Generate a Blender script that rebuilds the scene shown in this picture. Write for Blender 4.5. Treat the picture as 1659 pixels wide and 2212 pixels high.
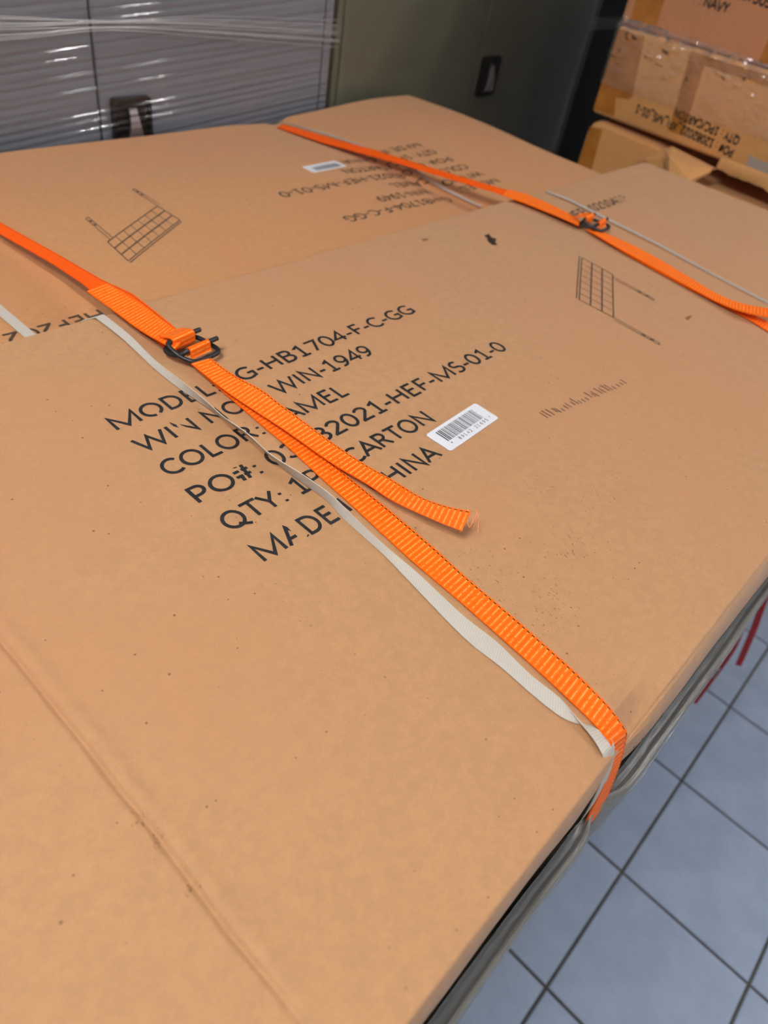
import bpy, bmesh, math, random
from mathutils import Vector, Matrix, noise
random.seed(7)
sc = bpy.context.scene
for o in list(bpy.data.objects):
    bpy.data.objects.remove(o)

# ------------------------------------------------------------------ camera
H = 0.35                      # camera height above the front carton top (unit of the carton measurements)
CAMZ = 1.5
F_PX, CX, CY = 1546.795, 829.5, 1106.0
RX = Vector((0.67580749, 0.72043924, -0.15572906))
RY = Vector((-0.42304608, 0.55213793, 0.7184537))
RZ = Vector((0.60358616, -0.41965582, 0.67791795))
# world axes expressed in camera coordinates (x right, y down, z forward)
AX = Vector((RX[0], RY[0], RZ[0]))
AY = -Vector((RX[1], RY[1], RZ[1]))
AZ = -Vector((RX[2], RY[2], RZ[2]))


def cam2world(v):
    return Vector((AX.dot(v), AY.dot(v), AZ.dot(v)))


cd = bpy.data.cameras.new('camera')
cam = bpy.data.objects.new('camera', cd)
sc.collection.objects.link(cam)
r_, u_, b_ = cam2world(Vector((1, 0, 0))), cam2world(Vector((0, -1, 0))), cam2world(Vector((0, 0, -1)))
m = Matrix(((r_.x, u_.x, b_.x, 0), (r_.y, u_.y, b_.y, 0), (r_.z, u_.z, b_.z, CAMZ), (0, 0, 0, 1)))
cam.matrix_world = m
cd.sensor_fit = 'HORIZONTAL'
cd.sensor_width = 36
cd.lens = 36 * F_PX / 1659
cd.clip_start = 0.02
cd.dof.use_dof = True
cd.dof.focus_distance = 0.50
cd.dof.aperture_fstop = 9.0
sc.camera = cam

# ------------------------------------------------------------------ world, exposure
w = bpy.data.worlds.new('world')
sc.world = w
w.use_nodes = True
w.node_tree.nodes['Background'].inputs[0].default_value = (0.8, 0.87, 1, 1)
w.node_tree.nodes['Background'].inputs[1].default_value = 0.3
sc.view_settings.view_transform = 'Standard'
sc.view_settings.look = 'None'
sc.view_settings.gamma = 1
sc.view_settings.exposure = 0.08
LAMP_W = (1.0, 0.975, 0.95)
LAMP_POWER = 50.0

# ------------------------------------------------------------------ helpers


def ray(u, v):
    return cam2world(Vector(((u - CX) / F_PX, (v - CY) / F_PX, 1)))


def at_d(u, v, d):
    """point seen at photo pixel (u,v) lying d*H below the camera, in H units relative to the camera foot"""
    r = ray(u, v)
    k = -d / r.z
    return Vector((r.x * k, r.y * k, -d))


def at_X(u, v, X):
    r = ray(u, v)
    return r * (X / r.x)


def W(p):
    """H units relative to camera -> world metres"""
    return Vector((p[0] * H, p[1] * H, p[2] * H + CAMZ))


col = sc.collection
wpos = {}


def tag(o, label=None, cat=None, group=None, kind=None):
    if label:
        o['label'] = label
    if cat:
        o['category'] = cat
    if group:
        o['group'] = group
    if kind:
        o['kind'] = kind
    return o


def empty(name, loc, label=None, cat=None, group=None, kind=None):
    o = bpy.data.objects.new(name, None)
    o.empty_display_size = 0.05
    o.location = loc
    col.objects.link(o)
    wpos[o.name] = Vector(loc)
    return tag(o, label, cat, group, kind)


def mesh(name, verts, faces, mat, parent=None, uvs=None, smooth=False, origin=None):
    """link one mesh object; verts are world coordinates; uvs is a per-vertex list"""
    verts = [Vector(v) for v in verts]
    if origin is None:
        n = max(1, len(verts))
        origin = Vector((sum(v.x for v in verts) / n, sum(v.y for v in verts) / n, min(v.z for v in verts)))
    origin = Vector(origin)
    me = bpy.data.meshes.new(name)
    me.from_pydata([tuple(v - origin) for v in verts], [], faces)
    if uvs:
        ul = me.uv_layers.new(name='UVMap')
        li = [0] * len(me.loops)
        me.loops.foreach_get('vertex_index', li)
        flat = []
        for i in li:
            flat += [uvs[i][0], uvs[i][1]]
        ul.data.foreach_set('uv', flat)
    if smooth:
        me.polygons.foreach_set('use_smooth', [True] * len(me.polygons))
    me.materials.append(mat)
    o = bpy.data.objects.new(name, me)
    col.objects.link(o)
    if parent:
        o.parent = parent
        o.location = origin - wpos[parent.name]
    else:
        o.location = origin
    wpos[o.name] = origin
    me.update()
    return o


def box_vf(x0, x1, y0, y1, z0, z1):
    v = [(x, y, z) for z in (z0, z1) for y in (y0, y1) for x in (x0, x1)]
    f = [(0, 2, 3, 1), (4, 5, 7, 6), (0, 1, 5, 4), (2, 6, 7, 3), (0, 4, 6, 2), (1, 3, 7, 5)]
    return v, f


def box(name, x0, x1, y0, y1, z0, z1, mat, parent=None, bevel=0.0, seg=2):
    v, f = box_vf(x0, x1, y0, y1, z0, z1)
    o = mesh(name, v, f, mat, parent)
    if bevel:
        bm = bmesh.new()
        bm.from_mesh(o.data)
        bmesh.ops.bevel(bm, geom=bm.edges[:], offset=bevel, segments=seg, profile=0.5, affect='EDGES')
        bmesh.ops.recalc_face_normals(bm, faces=bm.faces[:])
        bm.to_mesh(o.data)
        bm.free()
        o.data.polygons.foreach_set('use_smooth', [True] * len(o.data.polygons))
        try:
            o.data.set_sharp_from_angle(angle=0.7)
        except Exception:
            pass
    return o


def boxes(name, lst, mat, parent=None):
    V, Fc = [], []
    for b in lst:
        v, f = box_vf(*b)
        k = len(V)
        V += v
        Fc += [tuple(i + k for i in q) for q in f]
    return mesh(name, V, Fc, mat, parent)


def tube(name, pts, rad, mat, parent=None, n=10, cap=True):
    pts = [Vector(p) for p in pts]
    rads = rad if isinstance(rad, (list, tuple)) else [rad] * len(pts)
    V, Fc = [], []
    prev = None
    for i, p in enumerate(pts):
        t = (pts[min(i + 1, len(pts) - 1)] - pts[max(i - 1, 0)]).normalized()
        if prev is None:
            a = t.orthogonal().normalized()
        else:
            a = (prev - t * prev.dot(t)).normalized()
        prev = a
        b = t.cross(a)
        for k in range(n):
            an = 2 * math.pi * k / n
            V.append(p + (a * math.cos(an) + b * math.sin(an)) * rads[i])
    for i in range(len(pts) - 1):
        for k in range(n):
            k2 = (k + 1) % n
            Fc.append((i * n + k, i * n + k2, (i + 1) * n + k2, (i + 1) * n + k))
    if cap:
        Fc.append(tuple(range(n))[::-1])
        Fc.append(tuple((len(pts) - 1) * n + k for k in range(n)))
    return mesh(name, V, Fc, mat, parent, smooth=True)


def catmull(pts, per=8):
    pts = [Vector(p) for p in pts]
    out = []
    for i in range(len(pts) - 1):
        p0, p1, p2, p3 = pts[max(i - 1, 0)], pts[i], pts[i + 1], pts[min(i + 2, len(pts) - 1)]
        for k in range(per):
            t = k / per
            out.append(0.5 * ((2 * p1) + (p2 - p0) * t + (2 * p0 - 5 * p1 + 4 * p2 - p3) * t * t + (3 * p1 - p0 - 3 * p2 + p3) * t ** 3))
    out.append(pts[-1])
    return out


def sstep(a, b, x):
    t = min(1.0, max(0.0, (x - a) / (b - a)))
    return t * t * (3 - 2 * t)


def gau(x, c, s):
    return math.exp(-((x - c) / s) ** 2)

# ------------------------------------------------------------------ materials


class NT:
    def __init__(self, name):
        self.m = bpy.data.materials.new(name)
        self.m.use_nodes = True
        self.t = self.m.node_tree
        self.t.nodes.clear()
        self.out = self.n('ShaderNodeOutputMaterial')

    def n(self, typ, **kw):
        nd = self.t.nodes.new(typ)
        for k, v in kw.items():
            if k.startswith('i_'):
                key = k[2:]
                key = int(key) if key.isdigit() else key.replace('_', ' ')
                nd.inputs[key].default_value = v
            else:
                setattr(nd, k, v)
        return nd

    def l(self, a, b):
        self.t.links.new(a, b)

    def math(self, op, a, b=None, c=None):
        nd = self.n('ShaderNodeMath', operation=op)
        for i, x in enumerate((a, b, c)):
            if x is None:
                continue
            if isinstance(x, (int, float)):
                nd.inputs[i].default_value = x
            else:
                self.l(x, nd.inputs[i])
        return nd.outputs[0]

    def mix(self, fac, a, b, blend='MIX'):
        nd = self.n('ShaderNodeMix', data_type='RGBA', blend_type=blend)
        for sock, x in ((nd.inputs['Factor'], fac), (nd.inputs['A'], a), (nd.inputs['B'], b)):
            pass
        ins = [s for s in nd.inputs if s.enabled]
        f, A, B = ins[0], ins[1], ins[2]
        for s, x in ((f, fac), (A, a), (B, b)):
            if isinstance(x, (int, float)):
                s.default_value = x
            elif isinstance(x, tuple):
                s.default_value = x if len(x) == 4 else (*x, 1)
            else:
                self.l(x, s)
        return [s for s in nd.outputs if s.enabled][0]

    def noise(self, vec, scale, detail=2, rough=0.5):
        nd = self.n('ShaderNodeTexNoise')
        nd.inputs['Scale'].default_value = scale
        nd.inputs['Detail'].default_value = detail
        nd.inputs['Roughness'].default_value = rough
        if vec is not None:
            self.l(vec, nd.inputs['Vector'])
        return nd.outputs['Fac']

    def ramp(self, fac, a, b):
        nd = self.n('ShaderNodeMapRange', interpolation_type='SMOOTHSTEP')
        self.l(fac, nd.inputs[0])
        nd.inputs[1].default_value = a
        nd.inputs[2].default_value = b
        return nd.outputs[0]

    def bsdf(self, color, rough=0.6, spec=0.4, metal=0.0, normal=None, sheen=0.0):
        nd = self.n('ShaderNodeBsdfPrincipled')
        if isinstance(color, tuple):
            nd.inputs['Base Color'].default_value = (*color[:3], 1)
        else:
            self.l(color, nd.inputs['Base Color'])
        if isinstance(rough, (int, float)):
            nd.inputs['Roughness'].default_value = rough
        else:
            self.l(rough, nd.inputs['Roughness'])
        nd.inputs['Specular IOR Level'].default_value = spec
        nd.inputs['Sheen Weight'].default_value = sheen
        nd.inputs['Sheen Roughness'].default_value = 0.45
        nd.inputs['Metallic'].default_value = metal
        if normal is not None:
            self.l(normal, nd.inputs['Normal'])
        return nd

    def bump(self, h, strength=0.3, dist=0.001):
        nd = self.n('ShaderNodeBump')
        nd.inputs['Strength'].default_value = strength
        nd.inputs['Distance'].default_value = dist
        self.l(h, nd.inputs['Height'])
        return nd.outputs[0]

    def done(self, shader):
        self.l(shader.outputs[0] if hasattr(shader, 'outputs') else shader, self.out.inputs[0])
        return self.m

    def obj(self):
        return self.n('ShaderNodeTexCoord').outputs['Object']

    def uv(self):
        nd = self.n('ShaderNodeTexCoord')
        sp = self.n('ShaderNodeSeparateXYZ')
        self.l(nd.outputs['UV'], sp.inputs[0])
        return sp.outputs[0], sp.outputs[1]


def lin(r, g, b):
    def f(c):
        c /= 255
        return c / 12.92 if c < 0.04045 else ((c + 0.055) / 1.055) ** 2.4
    return (f(r), f(g), f(b))


def cardboard(name, base, specks=True, rough=0.72):
    t = NT(name)
    v = t.obj()
    dark = tuple(c * 0.92 for c in base)
    lite = tuple(min(1, c * 1.05) for c in base)
    pink = (base[0] * 1.02, base[1] * 0.93, base[2] * 0.93)
    big = t.noise(v, 6, 3)
    mid = t.noise(v, 150, 4, 0.65)
    fine = t.noise(v, 900, 2, 0.6)
    c = t.mix(t.ramp(mid, 0.3, 0.72), dark, lite)
    c = t.mix(t.math('MULTIPLY', t.ramp(big, 0.42, 0.66), 0.6), c, pink)
    c = t.mix(t.math('MULTIPLY', t.ramp(fine, 0.35, 0.7), 0.22), c, tuple(x * 0.7 for x in base))
    if specks:
        vo = t.n('ShaderNodeTexVoronoi', feature='F1')
        vo.inputs['Scale'].default_value = 125
        t.l(v, vo.inputs['Vector'])
        sel = t.n('ShaderNodeSeparateColor')
        t.l(vo.outputs['Color'], sel.inputs[0])
        near = t.math('LESS_THAN', vo.outputs['Distance'], t.math('MULTIPLY', sel.outputs[1], 0.115))
        some = t.math('GREATER_THAN', sel.outputs[0], 0.38)
        patch = t.ramp(t.noise(v, 12, 2), 0.28, 0.55)
        c = t.mix(t.math('MULTIPLY', t.math('MULTIPLY', near, some), t.math('MULTIPLY', patch, 0.75)), c, lin(92, 58, 32))
    hgt = t.math('ADD', t.math('MULTIPLY', mid, 0.3), t.math('MULTIPLY', fine, 0.3))
    return t.done(t.bsdf(c, rough, 0.4, 0, t.bump(hgt, 0.25, 0.0006), 0.17))


M = {}
M['card'] = cardboard('kraft_cardboard', lin(186, 140, 98))
M['card_rear'] = cardboard('kraft_cardboard_tan', lin(196, 141, 92))
M['card_far'] = cardboard('kraft_cardboard_old', lin(200, 146, 96), specks=False)
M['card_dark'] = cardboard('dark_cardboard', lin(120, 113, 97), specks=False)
M['card_stack'] = cardboard('kraft_cardboard_amber', lin(224, 165, 101), specks=False)
M['card_stack2'] = cardboard('kraft_cardboard_rose', lin(206, 147, 105), specks=False)


def simple(name, colr, rough=0.6, spec=0.4, metal=0.0, nscale=0, namp=0.1, bumpd=0.0):
    t = NT(name)
    if nscale:
        v = t.obj()
        nz = t.noise(v, nscale, 4)
        c = t.mix(t.ramp(nz, 0.3, 0.7), tuple(x * (1 - namp) for x in colr), tuple(min(1, x * (1 + namp)) for x in colr))
        nrm = t.bump(nz, 0.3, bumpd) if bumpd else None
        return t.done(t.bsdf(c, rough, spec, metal, nrm))
    return t.done(t.bsdf(colr, rough, spec, metal))


M['ink'] = simple('printing_ink', lin(36, 36, 37), 0.55, 0.4, 0, 300, 0.35)
M['ink_faint'] = simple('faded_printing_ink', lin(120, 92, 74), 0.6, 0.3, 0, 300, 0.1)
M['ink_far'] = simple('thin_printing_ink', lin(78, 64, 52), 0.6, 0.3, 0, 300, 0.2)
M['ink_line'] = simple('thin_line_ink', lin(92, 76, 64), 0.6, 0.3, 0, 300, 0.15)
M['scuff'] = simple('grime', lin(134, 96, 64), 0.8, 0.2, 0, 200, 0.3)
M['hole'] = simple('torn_paper', lin(58, 44, 32), 0.9, 0.2, 0, 200, 0.4)
M['label'] = simple('label_paper', lin(226, 228, 234), 0.4, 0.5, 0, 400, 0.03)
M['wire'] = simple('phosphated_wire', lin(52, 51, 54), 0.42, 0.5, 0.55, 200, 0.15)
M['steel_grey'] = simple('grey_paint', lin(146, 150, 160), 0.45, 0.45, 0, 30, 0.02)
M['steel_green'] = simple('green_grey_paint', lin(118, 118, 100), 0.5, 0.35, 0, 30, 0.03)
M['black'] = simple('black_plastic', lin(14, 13, 14), 0.3, 0.5, 0, 50, 0.1)
M['lever'] = simple('brushed_zinc', lin(150, 140, 142), 0.3, 0.5, 0.7, 80, 0.08)
M['black_wrap'] = simple('black_wrapped_panel', lin(10, 10, 13), 0.6, 0.15, 0, 8, 0.4, 0.004)
M['gap'] = simple('dark_seam', lin(40, 32, 26), 0.8, 0.2, 0, 50, 0.1)
M['wall'] = simple('wall_paint', lin(168, 169, 172), 0.8, 0.2, 0, 20, 0.02)
M['ceil'] = simple('ceiling_paint', lin(225, 225, 222), 0.9, 0.2, 0, 30, 0.02)
M['wood'] = simple('pallet_wood', lin(150, 122, 88), 0.8, 0.2, 0, 40, 0.15, 0.002)
M['grout'] = simple('floor_grout', lin(74, 72, 70), 0.9, 0.2, 0, 60, 0.15, 0.001)
M['fixture'] = simple('white_enamel', lin(230, 230, 228), 0.4, 0.5, 0, 20, 0.02)
M['red'] = simple('red_strap_plastic', lin(150, 22, 20), 0.4, 0.5, 0, 80, 0.15)


def tile_mat():
    t = NT('blue_grey_tile')
    v = t.n('ShaderNodeTexCoord').outputs['Object']
    oi = t.n('ShaderNodeObjectInfo')
    n1 = t.noise(v, 9, 4, 0.6)
    n2 = t.noise(v, 70, 3, 0.6)
    c = t.mix(t.ramp(n1, 0.3, 0.7), lin(134, 150, 174), lin(149, 164, 188))
    c = t.mix(t.math('MULTIPLY', t.ramp(n2, 0.5, 0.75), 0.25), c, lin(116, 132, 154))
    c = t.mix(t.math('MULTIPLY', oi.outputs['Random'], 0.25), c, lin(132, 147, 170))
    return t.done(t.bsdf(c, t.math('MULTIPLY_ADD', n1, 0.2, 0.35), 0.45, 0, t.bump(n2, 0.08, 0.001)))


M['tile'] = tile_mat()


def webbing(name, base, hi, deep, rib=0.0041, threads=16, stitch=True):
    """woven strap: u runs 0..1 across, v in metres along"""
    t = NT(name)
    u, v = t.uv()
    uu = t.math('MULTIPLY', u, threads)
    vv = t.math('ADD', t.math('DIVIDE', v, rib), t.math('MULTIPLY', u, 0.25))
    fr = t.math('FRACT', vv)
    fu = t.math('FRACT', uu)
    ribh = t.math('ABSOLUTE', t.math('SINE', t.math('MULTIPLY', vv, math.pi)))       # 0 at rib joints
    thr = t.math('ABSOLUTE', t.math('SINE', t.math('MULTIPLY', uu, math.pi)))
    ob = t.obj()
    wob = t.noise(ob, 500, 2)
    dash = t.math('MULTIPLY', t.ramp(ribh, 0.86, 0.97), t.ramp(thr, 0.40, 0.78))
    dash = t.math('MULTIPLY', dash, t.ramp(wob, 0.30, 0.55))
    shade = t.math('MULTIPLY', t.ramp(ribh, 0.25, 0.02), 0.6)
    c = t.mix(shade, base, deep)
    edge = t.math('ABSOLUTE', t.math('SUBTRACT', u, 0.5))
    inner = t.math('LESS_THAN', edge, 0.46)
    c = t.mix(t.math('MULTIPLY', t.math('MULTIPLY', dash, 0.68), inner), c, hi)
    if stitch:
        band = t.math('LESS_THAN', t.math('ABSOLUTE', t.math('SUBTRACT', u, 0.93)), 0.022)
        on = t.math('LESS_THAN', t.math('FRACT', t.math('DIVIDE', v, rib * 1.0)), 0.5)
        c = t.mix(t.math('MULTIPLY', band, on), c, lin(30, 14, 10))
    hgt = t.math('ADD', t.math('MULTIPLY', ribh, 0.6), t.math('MULTIPLY', thr, 0.4))
    b = t.bsdf(c, 0.55, 0.18, 0, t.bump(hgt, 0.5, 0.0006))
    return t.done(b)


ORANGE, ORHI, ORDK = lin(255, 108, 4), lin(255, 205, 120), lin(226, 66, 0)
M['orange'] = webbing('orange_webbing', ORANGE, ORHI, ORDK)
M['orange_plain'] = webbing('orange_webbing_reverse', lin(255, 92, 2), lin(255, 130, 40), ORDK, 0.0022, 16, True)
M['orange_nostitch'] = webbing('orange_webbing_plain', ORANGE, ORHI, ORDK, stitch=False)
M['fray'] = simple('loose_orange_yarn', lin(255, 150, 100), 0.5, 0.3, 0, 400, 0.2)
M['white_shaded'] = webbing('shaded_white_strapping', lin(182, 170, 160), lin(198, 188, 178), lin(166, 154, 144), 0.0018, 9, False)  # same white strapping, with the shade on the far straps put into the colour
M['white'] = webbing('white_strapping', lin(196, 189, 178), lin(214, 208, 198), lin(184, 176, 165), 0.0018, 9, False)


def film_mat(name, spec_rough=0.07, haze=0.05, tint=(1, 1, 1), gloss=0.10, cap=1.0, wrinkle=None):
    t = NT(name)
    tr = t.n('ShaderNodeBsdfTransparent')
    tr.inputs[0].default_value = (*tint, 1)
    gl = t.n('ShaderNodeBsdfGlossy')
    gl.inputs['Roughness'].default_value = spec_rough
    gl.inputs['Color'].default_value = (1, 1, 1, 1)
    df = t.n('ShaderNodeBsdfDiffuse')
    df.inputs[0].default_value = (0.8, 0.82, 0.84, 1)
    lw = t.n('ShaderNodeFresnel')
    lw.inputs['IOR'].default_value = 1.45
    f = t.math('MINIMUM', t.math('ADD', t.math('MULTIPLY', lw.outputs[0], 0.8), gloss * 0.3), cap)
    if wrinkle:
        mp = t.n('ShaderNodeMapping')
        t.l(t.obj(), mp.inputs[0])
        mp.inputs['Scale'].default_value = wrinkle
        nb = t.bump(t.noise(mp.outputs[0], 1.0, 4, 0.6), 1.0, 0.004)
        t.l(nb, gl.inputs['Normal'])
        t.l(nb, df.inputs['Normal'])
    m1 = t.n('ShaderNodeMixShader')
    m1.inputs[0].default_value = haze
    t.l(tr.outputs[0], m1.inputs[1])
    t.l(df.outputs[0], m1.inputs[2])
    m2 = t.n('ShaderNodeMixShader')
    t.l(f, m2.inputs[0])
    t.l(m1.outputs[0], m2.inputs[1])
    t.l(gl.outputs[0], m2.inputs[2])
    return t.done(m2)


M['film'] = film_mat('stretch_film', 0.04, 0.012, gloss=0.0)
M['film_side'] = film_mat('stretch_film_layers', 0.22, 0.14, (0.80, 0.81, 0.80), 0.05, 0.22, (14, 160, 160))
M['film_rope'] = film_mat('gathered_film', 0.12, 0.35)
M['film_soft'] = film_mat('soft_stretch_film', 0.22, 0.012, gloss=0.02)
M['film_box'] = film_mat('crumpled_clear_film', 0.09, 0.07, gloss=0.25)


def tape_mat():
    t = NT('brown_packing_tape')
    v = t.obj()
    n = t.noise(v, 25, 3)
    c = t.mix(t.ramp(n, 0.3, 0.7), lin(168, 106, 42), lin(188, 124, 56))
    return t.done(t.bsdf(c, 0.2, 0.6, 0, t.bump(n, 0.3, 0.003)))


M['tape'] = tape_mat()


def emis(name, colr, power):
    t = NT(name)
    e = t.n('ShaderNodeEmission')
    e.inputs[0].default_value = (*colr, 1)
    e.inputs[1].default_value = power
    return t.done(e)


M['lamp'] = emis('lamp_diffuser', LAMP_W, LAMP_POWER)
M['lamp_dim'] = emis('aged_lamp_diffuser', LAMP_W, LAMP_POWER * 0.36)
M['lamp_spot'] = emis('compact_lamp_diffuser', LAMP_W, LAMP_POWER * 2.6)
M['lamp_main'] = emis('main_lamp_diffuser', LAMP_W, LAMP_POWER * 2.1)
M['lamp_mid'] = emis('bright_lamp_diffuser', LAMP_W, LAMP_POWER * 0.72)

# ------------------------------------------------------------------ room shell
X0, X1, Y0, Y1, ZC = -2.8, 3.6, -2.8, 1.75, 2.75
TX, TY, TXO, TYO, GR = 0.2985, 0.2885, 0.6375, -0.1475, 0.006
floor = tag(box('floor', X0, X1, Y0, Y1, -0.06, -0.002, M['grout']), kind='structure')


def tile_mesh():
    v, f = box_vf(-(TX - GR) / 2, (TX - GR) / 2, -(TY - GR) / 2, (TY - GR) / 2, -0.006, 0.0)
    me = bpy.data.meshes.new('tile')
    me.from_pydata(v, [], f)
    bm = bmesh.new()
    bm.from_mesh(me)
    ed = [e for e in bm.edges if all(abs(q.co.z) < 1e-6 for q in e.verts)]
    bmesh.ops.bevel(bm, geom=ed, offset=0.0015, segments=1, affect='EDGES')
    bm.to_mesh(me)
    bm.free()
    me.materials.append(M['tile'])
    return me


tm = tile_mesh()
rv, rf = [], []
for i in range(-11, 10):
    for j in range(-9, 7):
        cx, cy = TXO + (i + 0.5) * TX, TYO + (j + 0.5) * TY
        if cx - TX / 2 < X0 or cx + TX / 2 > X1 or cy - TY / 2 < Y0 or cy + TY / 2 > Y1:
            continue
        if -1.8 < cx < 2.6 and cy < 0.2 and cy > -2.4:
            o = bpy.data.objects.new('tile', tm)
            col.objects.link(o)
            o.parent = floor
            o.location = Vector((cx, cy, 0)) - wpos['floor']
        else:
            v, f = box_vf(cx - (TX - GR) / 2, cx + (TX - GR) / 2, cy - (TY - GR) / 2, cy + (TY - GR) / 2, -0.006, 0)
            k = len(rv)
            rv += v
            rf += [tuple(q + k for q in ff) for ff in f]
tag(mesh('outer_tiles', rv, rf, M['tile'], floor), kind='stuff')
tag(box('ceiling', X0, X1, Y0, Y1, ZC, ZC + 0.06, M['ceil']), kind='structure')
tag(box('wall_back', X0, X1, Y1, Y1 + 0.1, 0, ZC, M['wall']), kind='structure')
tag(box('wall_front', X0, X1, Y0 - 0.1, Y0, 0, ZC, M['wall']), kind='structure')
tag(box('wall_left', X0 - 0.1, X0, Y0, Y1, 0, ZC, M['wall']), kind='structure')
tag(box('wall_right', X1, X1 + 0.1, Y0, Y1, 0, ZC, M['wall']), kind='structure')


def ceiling_light(cx, cy, label, lamp, ly=1.2, hw=0.032):
    e = empty('ceiling_light', (cx, cy, ZC - 0.06), label, 'ceiling light', 'twin strip ceiling lights')
    boxes('housing', [(cx - 0.32, cx + 0.32, cy - ly / 2, cy + ly / 2, ZC - 0.03, ZC),
                      (cx - 0.32, cx - 0.29, cy - ly / 2, cy + ly / 2, ZC - 0.06, ZC - 0.03),
                      (cx + 0.29, cx + 0.32, cy - ly / 2, cy + ly / 2, ZC - 0.06, ZC - 0.03),
                      (cx - 0.03, cx + 0.03, cy - ly / 2, cy + ly / 2, ZC - 0.06, ZC - 0.03)], M['fixture'], e)
    for s in (-1, 1):
        box('lamp_strip', cx + s * 0.23 - hw, cx + s * 0.23 + hw, cy - ly / 2 + 0.03, cy + ly / 2 - 0.03, ZC - 0.055, ZC - 0.032, lamp, e)


ceiling_light(1.60, -0.15, 'white twin strip light on the ceiling above the right end of the cartons', M['lamp_mid'], 0.36, 0.05)
ceiling_light(-0.62, 0.32, 'white twin strip light on the ceiling above the left end of the cartons', M['lamp_main'], 0.62)
ceiling_light(-0.55, -2.0, 'white twin strip light on the ceiling behind on the left', M['lamp_mid'])
ceiling_light(2.30, -2.0, 'white twin strip light on the ceiling behind on the right', M['lamp_spot'], 0.36, 0.055)

# ------------------------------------------------------------------ carton surfaces (H units)
FX0, FX1, FY0, FY1 = -0.07, 3.925, 0.0, 1.583
FT = 0.18


def nz(x, y, s, seed=0.0):
    return noise.noise(Vector((x * s + seed, y * s - seed, seed)))


def front_h(x, y):
    z = 0.0035 * nz(x, y, 2.2, 3.1) + 0.0005 * nz(x, y, 7.0, 9.3)
    z -= 0.0055 * gau(x, 0.80, 0.055) * sstep(1.5, 0.2, y)                       # strap valley
    z -= 0.004 * gau(x, 0.90, 0.08)
    z -= 0.004 * gau(x, 2.78, 0.10)
    xc = 0.187 + 0.004 * nz(0.3, y, 9, 5.5)
    fade = sstep(0.03, 0.2, y) * sstep(1.15, 0.75, y)
    z -= 0.0052 * gau(x, xc, 0.0050) * (0.3 + 0.7 * fade)                       # score line
    z += 0.0026 * gau(x, xc + 0.018, 0.013) * fade
    # worn crease through the lettering
    xs = 0.655 + 0.02 * (1.0 - y) + 0.004 * nz(1.3, y, 8, 2.5)
    z -= 0.0012 * gau(x, xs, 0.008) * sstep(0.55, 0.7, y) * sstep(1.35, 1.2, y)
    # crushed near edge under the strap
    z -= 0.064 * gau(x, 0.885, 0.070) * sstep(0.060, 0.0, y)
    z -= 0.008 * gau(x, 0.81, 0.05) * sstep(0.10, 0.0, y)
    z -= 0.007 * gau(x, 1.03, 0.09) * sstep(0.06, 0.0, y)
    # fold parallel to the far edge at the right-hand end
    z -= 0.003 * gau(y, 1.50, 0.006) * sstep(3.05, 3.2, x)
    # rounded rims
    r = 0.007
    for dd, rr in ((y - FY0, r), (FY1 - y, 0.008), (x - FX0, 0.01), (FX1 - x, 0.01)):
        if dd < rr:
            dd = max(dd, 0)
            z -= rr - math.sqrt(max(0, rr * rr - (rr - dd) ** 2))
    return z


RXA, RYB = 3.61, 3.03           # the rear carton's print is the front print turned half round
BX0, BX1, BY0, BY1 = RXA - FX1, 3.68, 1.612, 3.03


def rear_h(x, y):
    d = 0.070 + 0.050 * sstep(2.15, 3.15, y) ** 1.2
    d -= 0.040 * sstep(2.66, 3.5, x) * sstep(2.0, 3.0, y)
    d -= 0.010 * sstep(2.68, 2.76, x)
    d += 0.014 * gau(x, 2.655, 0.05) + 0.010 * gau(x, 2.58, 0.16)
    d += 0.022 * gau(x, 0.78, 0.22) * math.sin(math.pi * min(1, max(0, (y - 1.5) / 1.5)))
    z = -d + 0.005 * nz(x, y, 1.7, 6.1) + 0.0005 * nz(x, y, 6.0, 1.3)
    for dd, rr in ((y - BY0, 0.008), (BY1 - y, 0.02), (x - BX0, 0.01), (BX1 - x, 0.012)):
        if dd < rr:
            dd = max(dd, 0)
            z -= rr - math.sqrt(max(0, rr * rr - (rr - dd) ** 2))
    return z


def on_surf(u, v, lift, fn):
    d = 1.0
    for _ in range(8):
        p = at_d(u, v, d)
        d = 1.0 - fn(p.x, p.y) - lift
    return at_d(u, v, d)


def on_front(u, v, lift=0.004):
    return on_surf(u, v, lift, front_h)


def on_rear(u, v, lift=0.004):
    return on_surf(u, v, lift, rear_h)


def rim(a, b, n, r=0.014, extra=()):
    """coordinates from a to b, denser at the rims and round extra places"""
    s = set()
    for i in range(n + 1):
        s.add(round(a + (b - a) * i / n, 5))
    for k in (0.0006, 0.002, 0.0045, 0.008, 0.011, 0.0145, 0.02):
        s.add(round(a + k, 5))
        s.add(round(b - k, 5))
    for c, wd, k in extra:
        for i in range(-k, k + 1):
            q = c + wd * i / k
            if a < q < b:
                s.add(round(q, 5))
    return sorted(s)


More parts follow.
